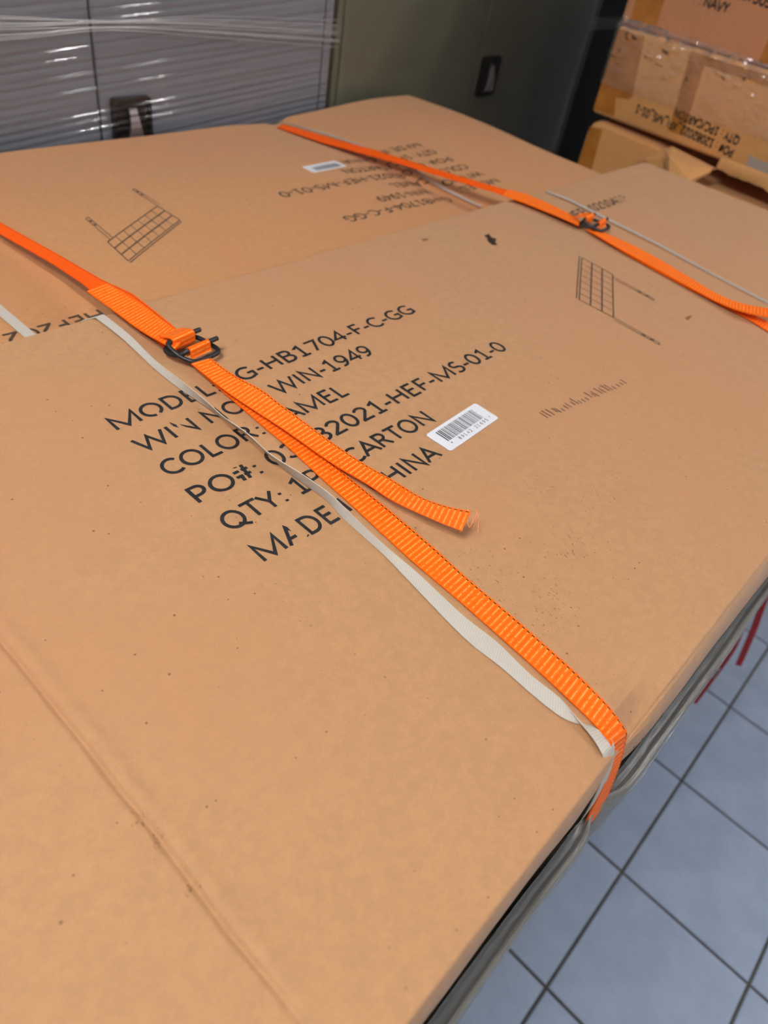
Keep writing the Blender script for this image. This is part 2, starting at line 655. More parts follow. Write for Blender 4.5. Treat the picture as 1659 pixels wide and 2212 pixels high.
def carton_body(name, xs, ys, fn, side, parent, mat, sidefn=None):
    """top grid plus side walls and bottom; everything in H units"""
    nx, ny = len(xs), len(ys)
    V = [W((x, y, -1.0 + fn(x, y))) for y in ys for x in xs]
    Fc = [(j * nx + i, j * nx + i + 1, (j + 1) * nx + i + 1, (j + 1) * nx + i) for j in range(ny - 1) for i in range(nx - 1)]
    ring = [(i, 0) for i in range(nx)] + [(nx - 1, j) for j in range(1, ny)] + [(i, ny - 1) for i in range(nx - 2, -1, -1)] + [(0, j) for j in range(ny - 2, 0, -1)]
    last = [j * nx + i for i, j in ring]
    lv = len(side)
    for s, (dep, out) in enumerate(side):
        cur = []
        for (i, j), b in zip(ring, last):
            x, y = xs[i], ys[j]
            ox = (-1 if i == 0 else (1 if i == nx - 1 else 0))
            oy = (-1 if j == 0 else (1 if j == ny - 1 else 0))
            k = sidefn(x, y, s) if (sidefn and oy == -1) else out
            top = -1.0 + fn(x, y)
            z = top + (-1.0 - dep - top) * ((s + 1) / lv) if s < lv - 1 else -1.0 - dep
            V.append(W((x + ox * out, y + oy * k, min(z, top - 0.0005))))
            cur.append(len(V) - 1)
        n = len(ring)
        for q in range(n):
            q2 = (q + 1) % n
            Fc.append((last[q2], last[q], cur[q], cur[q2]))
        last = cur
    Fc.append(tuple(last[::-1]))
    o = mesh(name, V, Fc, mat, parent, smooth=True)
    o.data.set_sharp_from_angle(angle=0.30)
    return o


# lower cartons and the pallet that carry the two flat cartons
ZB = CAMZ - H * (1 + FT)
pal = empty('pallet', (0.55, 0.5, 0), 'wooden pallet under the strapped cartons', 'pallet')
px0, px1, py0, py1 = -0.10, 1.36, -0.012, 1.04
for k in range(8):
    yy = py0 + (py1 - py0 - 0.1) * k / 7
    box('deck_board', px0, px1, yy, yy + 0.1, 0.118, 0.14, M['wood'], pal, 0.002, 1)
for xx in (px0, (px0 + px1) / 2 - 0.045, px1 - 0.09):
    box('runner', xx, xx + 0.09, py0, py1, 0, 0.118, M['wood'], pal, 0.002, 1)
lo = empty('lower_carton', (0.6, 0.25, 0.14), 'kraft carton under the front flat carton, seen dimly through stretch film', 'carton')
V, Fc = [], []
cxs = [FX0 + .012 + (FX1 - .03 - FX0) * i / 160 for i in range(161)]


def low_out(x):
    dent = gau(x, .832, .052)
    return (0.050 + 0.008 * sstep(0.55, 1.0, x) + 0.004 * nz(x, 0.3, 3, 7.7)) * (1 - dent) + 0.031 * dent


LOWP = [(1.46, 0.0), (1.46, 0.72), (1.24, 0.74), (1.228, 0.80), (1.226, 0.88), (1.232, 0.97), (1.25, 1.0), (1.6, 1.02), (3.885, 1.02)]
for d_, k_ in LOWP:
    for x in cxs:
        xi = min(max(x, cxs[0] + .03), cxs[-1] - .03) if k_ < .75 else x
        V.append(W((xi, -low_out(x) * k_ if k_ > .6 else 0.10, -d_)))
    for x in (cxs[-1], cxs[0]):
        xi = min(max(x, cxs[0] + .03), cxs[-1] - .03) if k_ < .75 else x
        V.append(W((xi, 1.555 if k_ > .75 else 1.50, -d_)))
m_ = len(cxs) + 2
for q in range(len(LOWP) - 1):
    for i in range(m_):
        i2 = (i + 1) % m_
        Fc.append((q * m_ + i2, q * m_ + i, (q + 1) * m_ + i, (q + 1) * m_ + i2))
Fc += [tuple(range(m_)), tuple(range((len(LOWP) - 1) * m_, len(LOWP) * m_))[::-1]]
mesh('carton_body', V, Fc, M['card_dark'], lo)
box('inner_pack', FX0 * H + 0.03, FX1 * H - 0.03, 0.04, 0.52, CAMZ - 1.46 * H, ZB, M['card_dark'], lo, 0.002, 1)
lo2 = empty('lower_carton', (0.6, 0.8, 0.14), 'kraft carton under the rear flat carton beside the grey cabinet', 'carton')
ZB2 = CAMZ - H * (1 + 0.32)
box('carton_body', BX0 * H + 0.01, BX1 * H - 0.012, 0.556, 1.045, 0.14, ZB2, M['card_far'], lo2, 0.006)

fc = empty('flat_carton', W((1.9, 0.8, -1 - FT)), 'large flat kraft carton in front, black lettering and barcode under the near strap', 'carton')
xs = rim(FX0, FX1, 190, extra=((0.187, 0.05, 34), (0.835, 0.14, 14), (0.665, 0.05, 8)))
ys = rim(FY0, FY1, 76, extra=((1.50, 0.02, 6),))


def near_side(x, y, s):
    base = 0.0125 + 0.013 * sstep(0.5, 1.15, x) + 0.004 * nz(x, 0.2, 3.0, 4.4)
    base *= 1 - 0.75 * gau(x, 0.84, 0.075)
    return base * (0.25, 0.6, 0.88, 1.0, 0.98)[s] + 0.001 * nz(x, s * 0.7, 9.0, 2.2)


carton_body('carton_body', xs, ys, front_h, [(0.05, 0.004), (0.09, 0.007), (0.13, 0.008), (0.16, 0.007), (FT, 0.004)], fc, M['card'], near_side)
rc = empty('flat_carton', W((1.7, 2.3, -1.32)), 'large flat kraft carton behind, its lettering upside down, against the cabinets', 'carton')
xs2 = rim(BX0, BX1, 130, extra=((2.66, 0.16, 14),))
ys2 = rim(BY0, BY1, 56)
carton_body('carton_body', xs2, ys2, rear_h, [(0.16, 0.0), (0.20, 0.0), (0.25, 0.0), (0.318, 0.0)], rc, M['card_rear'])

# ------------------------------------------------------------------ stroke lettering


def arc(cx, cy, rx, ry, a0, a1, n=14):
    return [(cx + rx * math.cos(math.radians(a0 + (a1 - a0) * i / n)), cy + ry * math.sin(math.radians(a0 + (a1 - a0) * i / n))) for i in range(n + 1)]


G = {
    ' ': (0.35, []),
    'M': (1.33, [[(.17, 0), (.17, 1), (.665, .06), (1.16, 1), (1.16, 0)]]),
    'O': (1.03, [arc(.515, .5, .40, .5, 90, 450, 28)]),
    'D': (.955, [[(.17, 0), (.17, 1), (.36, 1)] + arc(.40, .5, .40, .5, 90, -90, 16)[1:] + [(.10, 0)]]),
    'E': (.758, [[(.64, 1), (.17, 1), (.17, 0), (.65, 0)], [(.17, .53), (.58, .53)]]),
    'L': (.65, [[(.17, 1), (.17, 0), (.62, 0)]]),
    ':': (.415, [[(.2, -.03), (.2, .10)], [(.2, .50), (.2, .63)]]),
    '.': (.39, [[(.2, -.03), (.2, .10)]]),
    'G': (.98, [arc(.53, .5, .41, .5, 48, 300, 20) + [(.84, .10), (.84, .46), (.56, .46)]]),
    '-': (.475, [[(.07, .37), (.41, .37)]]),
    'H': (.967, [[(.17, 0), (.17, 1)], [(.80, 0), (.80, 1)], [(.17, .53), (.80, .53)]]),
    'B': (.845, [[(.17, 0), (.17, 1), (.42, 1)] + arc(.44, .77, .21, .23, 90, -90, 10)[1:] + [(.17, .54)], [(.42, .54)] + arc(.45, .27, .26, .27, 90, -90, 10)[1:] + [(.10, 0)]]),
    '0': (.787, [arc(.39, .5, .29, .5, 90, 450, 26)]),
    '1': (.787, [[(.15, .82), (.41, 1), (.41, 0)], [(.16, 0), (.66, 0)]]),
    '2': (.787, [arc(.36, .74, .26, .26, 165, -28, 12) + [(.12, .02), (.12, 0), (.69, 0)]]),
    '3': (.787, [arc(.36, .76, .25, .24, 150, -90, 12), arc(.34, .26, .30, .27, 90, -150, 14)]),
    '4': (.787, [[(.55, 0), (.55, 1), (.06, .29), (.73, .29)]]),
    '5': (.787, [[(.63, 1), (.19, 1), (.17, .57)] + arc(.33, .31, .31, .30, 100, -140, 14)]),
    '6': (.787, [arc(.38, .31, .27, .31, 90, 450, 20), [(.11, .34), (.16, .66), (.34, .93), (.60, .99)]]),
    '7': (.787, [[(.09, 1), (.68, 1), (.30, 0)]]),
    '8': (.787, [arc(.39, .76, .24, .24, 90, 450, 18), arc(.39, .27, .29, .27, 90, 450, 20)]),
    '9': (.787, [arc(.39, .69, .27, .31, 90, 450, 20), [(.66, .64), (.61, .34), (.43, .07), (.17, .01)]]),
    'F': (.713, [[(.62, 1), (.17, 1), (.17, 0)], [(.17, .50), (.58, .50)]]),
    'C': (.83, [arc(.50, .5, .40, .5, 48, 312, 22)]),
    'W': (1.38, [[(.06, 1), (.37, .02), (.69, .96), (1.01, .02), (1.32, 1)]]),
    'I': (.39, [[(.195, 0), (.195, 1)]]),
    'N': (1.0, [[(.17, 0), (.17, 1), (.83, 0), (.83, 1)]]),
    'A': (.9, [[(.04, -.02), (.45, .98), (.86, -.02)], [(.19, .32), (.71, .32)]]),
    'R': (.843, [[(.17, 0), (.17, 1), (.40, 1)] + arc(.40, .75, .25, .25, 90, -90, 10)[1:] + [(.17, .50)], [(.44, .50), (.74, 0)]]),
    'P': (.80, [[(.17, 0), (.17, 1), (.38, 1)] + arc(.40, .71, .27, .29, 90, -90, 10)[1:] + [(.17, .42)]]),
    '#': (.773, [[(.22, 0), (.36, 1)], [(.46, 0), (.60, 1)], [(.06, .34), (.68, .34)], [(.10, .68), (.72, .68)]]),
    'Q': (1.05, [arc(.515, .5, .40, .5, 90, 450, 28), [(.54, .16), (.70, .02), (.98, -.14)]]),
    'T': (.756, [[(.03, 1), (.73, 1)], [(.38, 0), (.38, 1)]]),
    'Y': (.756, [[(.04, 1), (.38, .44), (.72, 1)], [(.38, 0), (.38, .46)]]),
    'S': (.713, [arc(.35, .75, .23, .25, 40, 240, 12) + [(.44, .50)] + arc(.34, .26, .27, .26, 60, -140, 12)]),
    'X': (.80, [[(.06, 0), (.74, 1)], [(.06, 1), (.74, 0)]]),
    'V': (.88, [[(.05, 1), (.44, 0), (.83, 1)]]),
    'Z': (.73, [[(.08, 1), (.66, 1), (.06, 0), (.68, 0)]]),
    '/': (.60, [[(.06, -.15), (.54, 1.05)]]),
    '_': (.77, [[(.0, -.2), (.77, -.2)]]),
}


def stroke_quads(pts, hw, seg):
    """offset a centre line into short quads: list of 4 corner tuples"""
    p = [Vector(q) for q in pts]
    q = [p[0]]
    for a in p[1:]:
        if (a - q[-1]).length > 1e-5:
            q.append(a)
    p = q
    closed = (p[0] - p[-1]).length < 1e-4
    off = []
    n = len(p)
    for i in range(n):
        if closed:
            a, c = p[(i - 1) % (n - 1)], p[(i + 1) % (n - 1)]
            d1, d2 = (p[i] - a).normalized(), (c - p[i]).normalized()
        else:
            d1 = (p[i] - p[i - 1]).normalized() if i else (p[1] - p[0]).normalized()
            d2 = (p[i + 1] - p[i]).normalized() if i < n - 1 else d1
        n1, n2 = Vector((-d1.y, d1.x)), Vector((-d2.y, d2.x))
        mt = n1 + n2
        if mt.length < 1e-4:
            mt = n1
        mt.normalize()
        k = min(1.0 / max(0.3, mt.dot(n1)), 2.4)
        off.append(mt * hw * k)
    out = []
    for i in range(n - 1):
        L = (p[i + 1] - p[i]).length
        m_ = max(1, int(L / seg))
        for s in range(m_):
            a, b = s / m_, (s + 1) / m_
            P, Q = p[i].lerp(p[i + 1], a), p[i].lerp(p[i + 1], b)
            oa, ob = off[i].lerp(off[i + 1], a), off[i].lerp(off[i + 1], b)
            out.append((P - oa, Q - ob, Q + ob, P + oa))
    return out


def text_quads(s, cap, weight=0.15, width=None, seg=0.12):
    """quads in a local frame: x along the line from 0, y up from the baseline"""
    adv = 0.0
    qs = []
    t = weight
    for ch in s:
        a, st = G[ch]
        for pl in st:
            pts = [(adv + x, t / 2 + y * (1 - t)) for x, y in pl]
            qs += stroke_quads(pts, t / 2, seg)
        adv += a
    x0 = min(v.x for q in qs for v in q)
    x1 = max(v.x for q in qs for v in q)
    sx = cap if width is None else width / (x1 - x0)
    return [[((v.x - x0) * sx, v.y * cap) for v in q] for q in qs]


def print_on(name, quads, place, mat, parent, keep=None):
    V, Fc, idx = [], [], {}
    for q in quads:
        if keep and not keep(sum(a[0] for a in q) / 4, sum(a[1] for a in q) / 4):
            continue
        f = []
        for a in q:
            k = (round(a[0], 6), round(a[1], 6))
            if k not in idx:
                idx[k] = len(V)
                V.append(place(a[0], a[1]))
            f.append(idx[k])
        if len(set(f)) >= 3:
            Fc.append(tuple(dict.fromkeys(f)))
    if not Fc:
        return None
    return mesh(name, V, Fc, mat, parent)


INK = 0.0011


def P_front(x, y):
    return W((x, y, -1 + front_h(x, y) + INK))


def P_rear(x, y):
    X, Y = RXA - x, RYB - y
    return W((X, Y, -1 + rear_h(X, Y) + INK))


CAP = 0.0525
lines = [((('MODEL:', 0.612, 0.888), ('G-HB1704-F-C-GG', 0.951, 1.598)), 1.146), ((('WIN NO:', 0.612, 0.908), ('WIN-1949', 0.984, 1.322)), 1.054),
         ((('COLOR:', 0.612, 0.866), ('CAMEL', 0.896, 1.131)), 0.960), ((('PO#:', 0.612, 0.776), ('03082021-HEF-MS-01-0', 0.806, 1.676)), 0.860),
         ((('QTY: 1PC/CARTON', 0.612, 1.230),), 0.762), ((('MADE IN CHINA', 0.612, 1.140),), 0.662)]


WORN = ((0.716, 1.160, 0.006, 0.012), (0.716, 1.066, 0.007, 0.022), (0.690, 1.056, 0.006, 0.010), (0.727, 1.094, 0.005, 0.012), (0.735, 0.897, 0.0035, 0.020), (0.716, 0.690, 0.013, 0.026))


def worn(x, y):
    """ink rubbed off where a crease runs through the lettering"""
    for cx_, cy_, wx, wy in WORN:
        if ((x - cx_ + 0.004 * nz(3.3, y, 90, 1.1)) / wx) ** 2 + ((y - cy_) / wy) ** 2 < 1.0 + 0.8 * nz(x, y, 160, 8.1):
            return False
    return True


for place, par, ink, isr in ((P_front, fc, M['ink'], False), (P_rear, rc, M['ink_far'], True)):
    for segs, yb in lines:
        for s, x0, x1 in segs:
            qs = [[(x0 + a, yb + b) for a, b in q] for q in text_quads(s, CAP, 0.142, x1 - x0, 0.045)]
            print_on('printed_text', qs, place, ink, par, worn)
    # batch code near the far edge
    xb = 2.79 if not isr else 2.70
    qs = [[(xb + a, (1.325 if not isr else 1.292) + b) for a, b in q] for q in text_quads('HEF20210423', 0.058, 0.15, 0.50)]
    kp = (lambda x, y: not (3.20 < x < 3.31 and nz(x, y, 60, 2) < 0.05)) if not isr else (lambda x, y: RYB - y > BY0 + 0.008)
    print_on('printed_text', qs, place, ink if isr else M['ink_far'], par, kp)
    # line drawing of a tufted headboard
    A, B, Cc, D = Vector((2.476, 1.097)), Vector((2.159, 0.915)), Vector((2.157, 0.781)), Vector((2.46, 0.956))
    LG0, LG1 = Vector((2.428, 0.772)), Vector((2.147, 0.609))
    qs = []

    def ln(a, b, wd=0.0022):
        L = (b - a).length
        qs.extend([[(v.x, v.y) for v in q] for q in stroke_quads([a, b], wd, 0.05)])

    for k in range(4):
        ln(A.lerp(D, k / 3), B.lerp(Cc, k / 3), 0.00216 if k in (0, 3) else 0.00274)
    off = (A - D).normalized() * 0.012
    ln(A + off, B + off, 0.00202)
    for k in range(8):
        ln(A.lerp(B, k / 7), D.lerp(Cc, k / 7), 0.00187 if k in (0, 7) else 0.00130)
    sdir = (A - B).normalized()
    for a, b in ((D.lerp(Cc, 0.05), LG0), (Cc, LG1)):
        ln(a, b, 0.00144)
        ln(a - sdir * 0.016, b - sdir * 0.016, 0.00144)
        ln(b, b - sdir * 0.016, 0.00158)
        for f_ in (0.62, 0.80):
            ln(a.lerp(b, f_) - sdir * 0.008, a.lerp(b, f_ + 0.08) - sdir * 0.008, 0.00396)
    print_on('printed_drawing', qs, place, M['ink_line'], par)
    # barcode label
    la, lb, lc, ld = Vector((1.163, 0.739)), Vector((1.374, 0.751)), Vector((1.374, 0.674)), Vector((1.164, 0.662))

    def LP(s, t, lift):
        p = la.lerp(lb, s).lerp(ld.lerp(lc, s), t)
        q = place(p.x, p.y)
        return Vector((q.x, q.y, q.z + lift))

    rr = 0.10
    ol = []
    for cx, cy, a0 in ((1 - rr * .37, rr, 0), (rr * .37, rr, 90), (rr * .37, 1 - rr, 180), (1 - rr * .37, 1 - rr, 270)):
        for k in range(5):
            an = math.radians(a0 + 90 * k / 4)
            ol.append((cx + rr * .37 * math.cos(an), cy - rr * math.sin(an)))
    n = len(ol)
    V = [LP(s, t, 0.0004) for s, t in ol] + [LP(s, t, -0.0001) for s, t in ol]
    Fc = [tuple(range(n))] + [(i, n + i, n + (i + 1) % n, (i + 1) % n) for i in range(n)]
    lab = mesh('barcode_label', V, Fc, M['label'], par)
    rng = random.Random(11)
    qs = []
    s = 0.125
    while s < 0.84:
        wd = rng.choice((0.004, 0.004, 0.007, 0.012, 0.004))
        if s < 0.25:
            wd = rng.choice((0.005, 0.010, 0.016))
        qs.append([(s, 0.66), (s + wd, 0.66), (s + wd, 0.13), (s, 0.13)])
        s += wd + rng.choice((0.008, 0.010, 0.014, 0.018))
    print_on('barcode_bars', qs, lambda a, b: LP(a, b, 0.0006), M['ink'], lab)
    if not isr:
        qs = []
        for i, chs in enumerate('89142 21695'):
            if chs == ' ':
                continue
            for q in text_quads(chs, 0.14, 0.13, 0.030 if chs != '1' else 0.022):
                qs.append([(0.27 + i * 0.055 + a, 0.86 - b) for a, b in q])
        for sx_, chs in ((0.13, '8'), (0.91, '7')):
            for q in text_quads(chs, 0.07, 0.2, 0.018):
                qs.append([(sx_ + a, 0.80 - b) for a, b in q])
        print_on('barcode_digits', qs, lambda a, b: LP(a, b, 0.0006), M['ink'], lab)

# faint rubbed barcode ghost, scuffs and small tears on the front carton
rng = random.Random(5)
qs = []
for k in range(24):
    p = at_d(1183 + k * 7.4, 902 - k * 3.1 + rng.uniform(-2, 2), 1)
    L = rng.uniform(0.012, 0.032)
    qs.append([(p.x, p.y), (p.x + 0.0035, p.y), (p.x + 0.0035, p.y + L), (p.x, p.y + L)])
print_on('rubbed_print', qs, lambda a, b: P_front(a, b), M['ink_faint'], fc)
qs = []
for (u0, v0, nn, su, sv) in ((1050, 1240, 55, 60, 60), (1190, 1310, 70, 60, 70), (1240, 1190, 45, 60, 45), (1165, 1050, 26, 45, 18), (1290, 1070, 26, 70, 30), (560, 880, 8, 60, 60), (500, 1110, 10, 90, 60), (338, 1822, 14, 22, 26), (300, 1775, 10, 20, 24), (420, 1925, 8, 22, 26)):
    for k in range(nn):
        p = at_d(u0 + rng.gauss(0, su * .6), v0 + rng.gauss(0, sv * .6), 1)
        if not (FX0 + .02 < p.x < FX1 - .02 and 0.03 < p.y < 1.5):
            continue
        L, wd = rng.uniform(0.0015, 0.007), rng.uniform(0.0006, 0.0015)
        qs.append([(p.x, p.y), (p.x + wd, p.y + wd * .4), (p.x + wd, p.y + L), (p.x, p.y + L * .8)])
tag(print_on('scuff_marks', qs, lambda a, b: P_front(a, b), M['scuff'], fc), kind='stuff')
for (u, v, poly) in ((1060, 517, [(-14, -8), (-4, -12), (2, -4), (12, -2), (10, 8), (16, 12), (4, 12), (-6, 4), (-8, -4)]), (918, 518, [(-8, -2), (8, -3), (6, 2), (-4, 3)]), (1487, 688, [(-8, -2), (0, -5), (9, -8), (4, 0), (-2, 4)])):
    V = [W(on_front(u + a, v + b, 0.0012)) for a, b in poly]
    c0 = sum(V, Vector()) / len(V)
    mesh('small_tear', V + [c0], [(i, (i + 1) % len(V), len(V)) for i in range(len(V))], M['hole'] if v < 600 and u > 1000 else M['scuff'], fc)
# row of dashes printed low on the near side
V, Fc = [], []
for k in range(70):
    x = 0.93 + k * 0.0085 + rng.uniform(-.002, .002)
    if rng.random() < 0.25:
        continue
    d0 = 0.135 + 0.012 * rng.uniform(-1, 1)
    L, hh = rng.uniform(0.003, 0.009), rng.uniform(0.003, 0.012)
    y = -near_side(x, 0, 3) - 0.0012
    i = len(V)
    V += [W((x, y + .0012, -1 - d0)), W((x + L, y + .0012, -1 - d0)), W((x + L, y, -1 - d0 - hh)), W((x, y, -1 - d0 - hh))]
    Fc.append((i, i + 1, i + 2, i + 3))
mesh('side_print', V, Fc, M['ink'], fc)

# ------------------------------------------------------------------ straps


def ribbon(name, pairs, mat, parent, thick=0.0009, nu=6, smooth_it=2, crown=0.0):
    """pairs of (left edge, right edge) in world metres"""
    Ls, Rs = [Vector(a) for a, b in pairs], [Vector(b) for a, b in pairs]
    for _ in range(smooth_it):
        for S in (Ls, Rs):
            T = [S[0]] + [(S[i - 1] + S[i] * 2 + S[i + 1]) / 4 for i in range(1, len(S) - 1)] + [S[-1]]
            S[:] = T
    n = len(Ls)
    C = [(a + b) / 2 for a, b in zip(Ls, Rs)]
    dist = [0.0]
    for i in range(1, n):
        dist.append(dist[-1] + (C[i] - C[i - 1]).length)
    V, UV = [], []
    for top in (1, 0):
        for i in range(n):
            tg = (C[min(i + 1, n - 1)] - C[max(i - 1, 0)])
            nm = (Rs[i] - Ls[i]).cross(tg)
            nm = nm.normalized() if nm.length > 1e-9 else Vector((0, 0, 1))
            for k in range(nu + 1):
                s = k / nu
                V.append(Ls[i].lerp(Rs[i], s) + nm * (thick * top + crown * 4 * s * (1 - s)))
                UV.append((s, dist[i]))
    st = nu + 1
    o = n * st
    Fc = []
    for i in range(n - 1):
        for k in range(nu):
            a, b, c, d = i * st + k, i * st + k + 1, (i + 1) * st + k + 1, (i + 1) * st + k
            Fc.append((a, b, c, d))
            Fc.append((o + d, o + c, o + b, o + a))
        Fc.append((i * st, (i + 1) * st, o + (i + 1) * st, o + i * st))
        Fc.append(((i + 1) * st + nu, i * st + nu, o + i * st + nu, o + (i + 1) * st + nu))
    for i in (0, n - 1):
        for k in range(nu):
            q = (i * st + k, o + i * st + k, o + i * st + k + 1, i * st + k + 1)
            Fc.append(q if i == 0 else q[::-1])
    ob = mesh(name, V, Fc, mat, parent, UV, smooth=True)
    try:
        ob.data.set_sharp_from_angle(angle=0.9)
    except Exception:
        pass
    return ob


def interpY(pts, y):
    """pts sorted by descending y; linear interpolation on y, extrapolating at the ends"""
    if y >= pts[0].y:
        a, b = pts[0], pts[1]
    elif y <= pts[-1].y:
        a, b = pts[-2], pts[-1]
    else:
        for a, b in zip(pts, pts[1:]):
            if a.y >= y >= b.y:
                break
    t = (y - a.y) / (b.y - a.y) if abs(b.y - a.y) > 1e-9 else 0
    t = min(1, max(0, t))
    return a.lerp(b, t)


def by_y(Lp, Rp, y0, y1, n):
    """resample two edges (H units) at equal y"""
    Lp = sorted(Lp, key=lambda p: -p.y)
    Rp = sorted(Rp, key=lambda p: -p.y)
    return [(interpY(Lp, y0 + (y1 - y0) * i / n), interpY(Rp, y0 + (y1 - y0) * i / n)) for i in range(n + 1)]


def toW(pairs):
    return [(W(a), W(b)) for a, b in pairs]


def lerp_lift(y, tab):
    for (a, la_), (b, lb_) in zip(tab, tab[1:]):
        if a >= y >= b:
            return la_ + (lb_ - la_) * (a - y) / (a - b)
    return tab[0][1] if y > tab[0][0] else tab[-1][1]


def edge_px(px, tab, surf):
    out = []
    for u, v in px:
        lift = 0.004
        for _ in range(3):
            p = surf(u, v, lift)
            lift = lerp_lift(p.y, tab)
        out.append(surf(u, v, lift))
    return out


SW = 0.092   # orange strap width in H units

# --- near orange strap
s1 = empty('orange_strap', W((0.85, 0.8, -1.0)), 'near orange woven strap with a loose frayed tail lying over the lettering', 'strap')
# lower band from buckle to the near edge, then down the side
Lpx = [(413, 785), (450, 819), (494, 856), (568, 920), (619, 962), (694, 1032), (754.5, 1086), (881, 1203.6), (1000, 1304), (1147, 1434), (1254, 1533.6), (1300, 1580)]
Rpx = [(751.5, 1029), (845, 1104), (938, 1182.5), (1000, 1240), (1131, 1351), (1238, 1446), (1306, 1514), (1337.6, 1549.5)]
tabB = [(1.6, .016), (1.25, .012), (1.0, .006), (0.6, .005), (0.2, .006), (0.03, .008)]
Lp = edge_px(Lpx, tabB, on_front)
Rp = edge_px(Rpx, tabB, on_front)
# part hidden by the tail: keep the strap's width
Rp = [Vector((p.x + SW * 0.50, p.y + 0.004, p.z)) for p in Lp if p.y > Rp[0].y + 0.06] + Rp
pairs = by_y(Lp, Rp, 1.29, 0.048, 150)
Rs_ = [at_X(u, v, .868) for u, v in ((1353, 1577), (1353, 1597), (1345.6, 1633), (1333.6, 1669), (1314, 1720), (1294, 1756), (1254, 1804))]
Ls_ = [at_X(u, v, .795) for u, v in ((1318, 1601), (1320, 1621), (1316, 1657), (1302, 1704), (1278, 1752), (1238, 1823))]
side = [(Ls_[0], Rs_[0]), (Ls_[1], Rs_[1]), (Ls_[2], Rs_[2]), (Ls_[3], Rs_[3]), (Ls_[4], Rs_[4]), (Vector((.795, -.034, -1.27)), Rs_[5]),
        (Vector((.795, -.037, -1.36)), Vector((.868, -.041, -1.40))), (Vector((.795, -.044, -1.7)), Vector((.868, -.046, -1.7))), (Vector((.795, -.046, -3.0)), Vector((.868, -.048, -3.0))), (Vector((.795, -.048, -4.1)), Vector((.868, -.050, -4.1)))]
side = [pairs[-1]] + side
sl = catmull([a for a, b in side], 8)
sr = catmull([b for a, b in side], 8)
pairs = pairs[:-1] + list(zip(sl, sr))
ribbon('band', toW(pairs), M['orange'], s1, smooth_it=3)
# loose tail
Lpx = [(413, 785), (460, 824), (518, 866), (612, 927), (715, 998.7), (791, 1044), (851, 1083), (941, 1125), (997, 1147)]
Rpx = [(455, 773), (504, 809), (568, 842.6), (602, 869.6), (652.7, 906.7), (715, 953.5), (784.7, 1000), (851, 1038), (911, 1074), (971.6, 1095), (1018, 1104)]
Lp = edge_px(Lpx, [(1.35, .024), (1.2, .022), (1.0, .022), (0.8, .020), (0.7, .020), (0.62, .026), (.55, .034)], on_front)
Rp = edge_px(Rpx, [(1.35, .026), (1.2, .034), (1.05, .044), (0.9, .032), (0.8, .022), (0.7, .026), (.6, .040), (.5, .058)], on_front)
nT = 110
sl = catmull(Lp, 14)
sr = catmull(Rp, 14)


def resample(P, n):
    d = [0]
    for a, b in zip(P, P[1:]):
        d.append(d[-1] + (b - a).length)
    out, j = [], 0
    for i in range(n + 1):
        t = d[-1] * i / n
        while j < len(d) - 2 and d[j + 1] < t:
            j += 1
        out.append(P[j].lerp(P[j + 1], (t - d[j]) / max(1e-9, d[j + 1] - d[j])))
    return out


tailp = list(zip(resample(sl, nT), resample(sr, nT)))
ribbon('loose_tail', toW(tailp), M['orange'], s1, smooth_it=3)
# frayed threads at the tail end
te = [at_d(u, v, .955) for u, v in ((1014, 1107), (1010, 1101), (1010, 1128), (1012, 1136), (1016, 1137), (1030, 1110), (1027, 1101), (1024, 1099))]
tube('frayed_thread', [W(p) for p in catmull(te, 5)], 0.00028, M['fray'], s1, 6)
for a in (((1024, 1099), (1033, 1106), (1034, 1120), (1033, 1153)), ((1027, 1101), (1032, 1112), (1028, 1125), (1021, 1145)), ((1016, 1109), (1022, 1118), (1019, 1130), (1014, 1141)), ((1000, 1140), (998, 1146), (993, 1150))):
    ds = [.955, .957, .964, .976]
    tube('frayed_thread', [W(p) for p in catmull([at_d(u, v, ds[i]) for i, (u, v) in enumerate(a)], 5)], 0.0002, M['fray'], s1, 5)
# folded-back layer between the splice and the buckle
Lpx = [(187, 628), (236, 663.5), (300, 711), (358, 744.6), (376, 756)]
Rpx = [(233, 612), (294, 650), (337.5, 680), (385, 716), (402, 728)]
tabO = [(1.9, .034), (1.75, .028), (1.6, .020), (1.45, .022), (1.35, .030)]


def edge_px2(px, tab):
    out = []
    for u, v in px:
        lift = .02
        for _ in range(3):
            p = at_d(u, v, 1 - lift)
            lift = lerp_lift(p.y, tab)
        out.append(at_d(u, v, 1 - lift))
    return out


Lp, Rp = edge_px2(Lpx, tabO), edge_px2(Rpx, tabO)
pairs = list(zip(resample(catmull(Lp, 8), 60), resample(catmull(Rp, 8), 60)))
ribbon('folded_layer', toW(pairs), M['orange_nostitch'], s1, smooth_it=2)
# band running back over the rear carton
K = Vector((0.905, 1.735, -0.988))
BK = Vector((0.93, 3.045, -1.118))
pp = []
for i in range(41):
    t = i / 40
    c = Vector((0.90 + 0.012 * t, 1.345, -0.990)).lerp(Vector((0.902, 1.62, -0.985)), t)
    pp.append((c + Vector((-.030 - .010 * t, 0, 0)), c + Vector((.040 + .006 * t, 0, 0))))
Lw = [at_d(189, 621, .985), at_d(111, 569, 1.012), at_d(0, 506.6, 1.042)]
Rw = [at_d(233, 613, .985), at_d(128, 552, 1.012), at_d(0, 481, 1.042)]
Lw.append(Vector((Lw[-1].x + .02, 3.045, -1.128)))
Rw.append(Vector((Lw[-1].x + .090, 3.045, -1.128)))
pp2 = list(zip(resample(Lw, 80), resample(Rw, 80)))
pp += pp2
a, b = pp[-1]
for k in range(1, 14):
    t = k / 13
    dz, dy = -0.75 * t, 0.022 * min(1, t * 6)
    pp.append((a + Vector((0, dy, dz)), b + Vector((0, dy, dz))))
ribbon('rear_band', toW(pp), M['orange_plain'], s1, smooth_it=3)


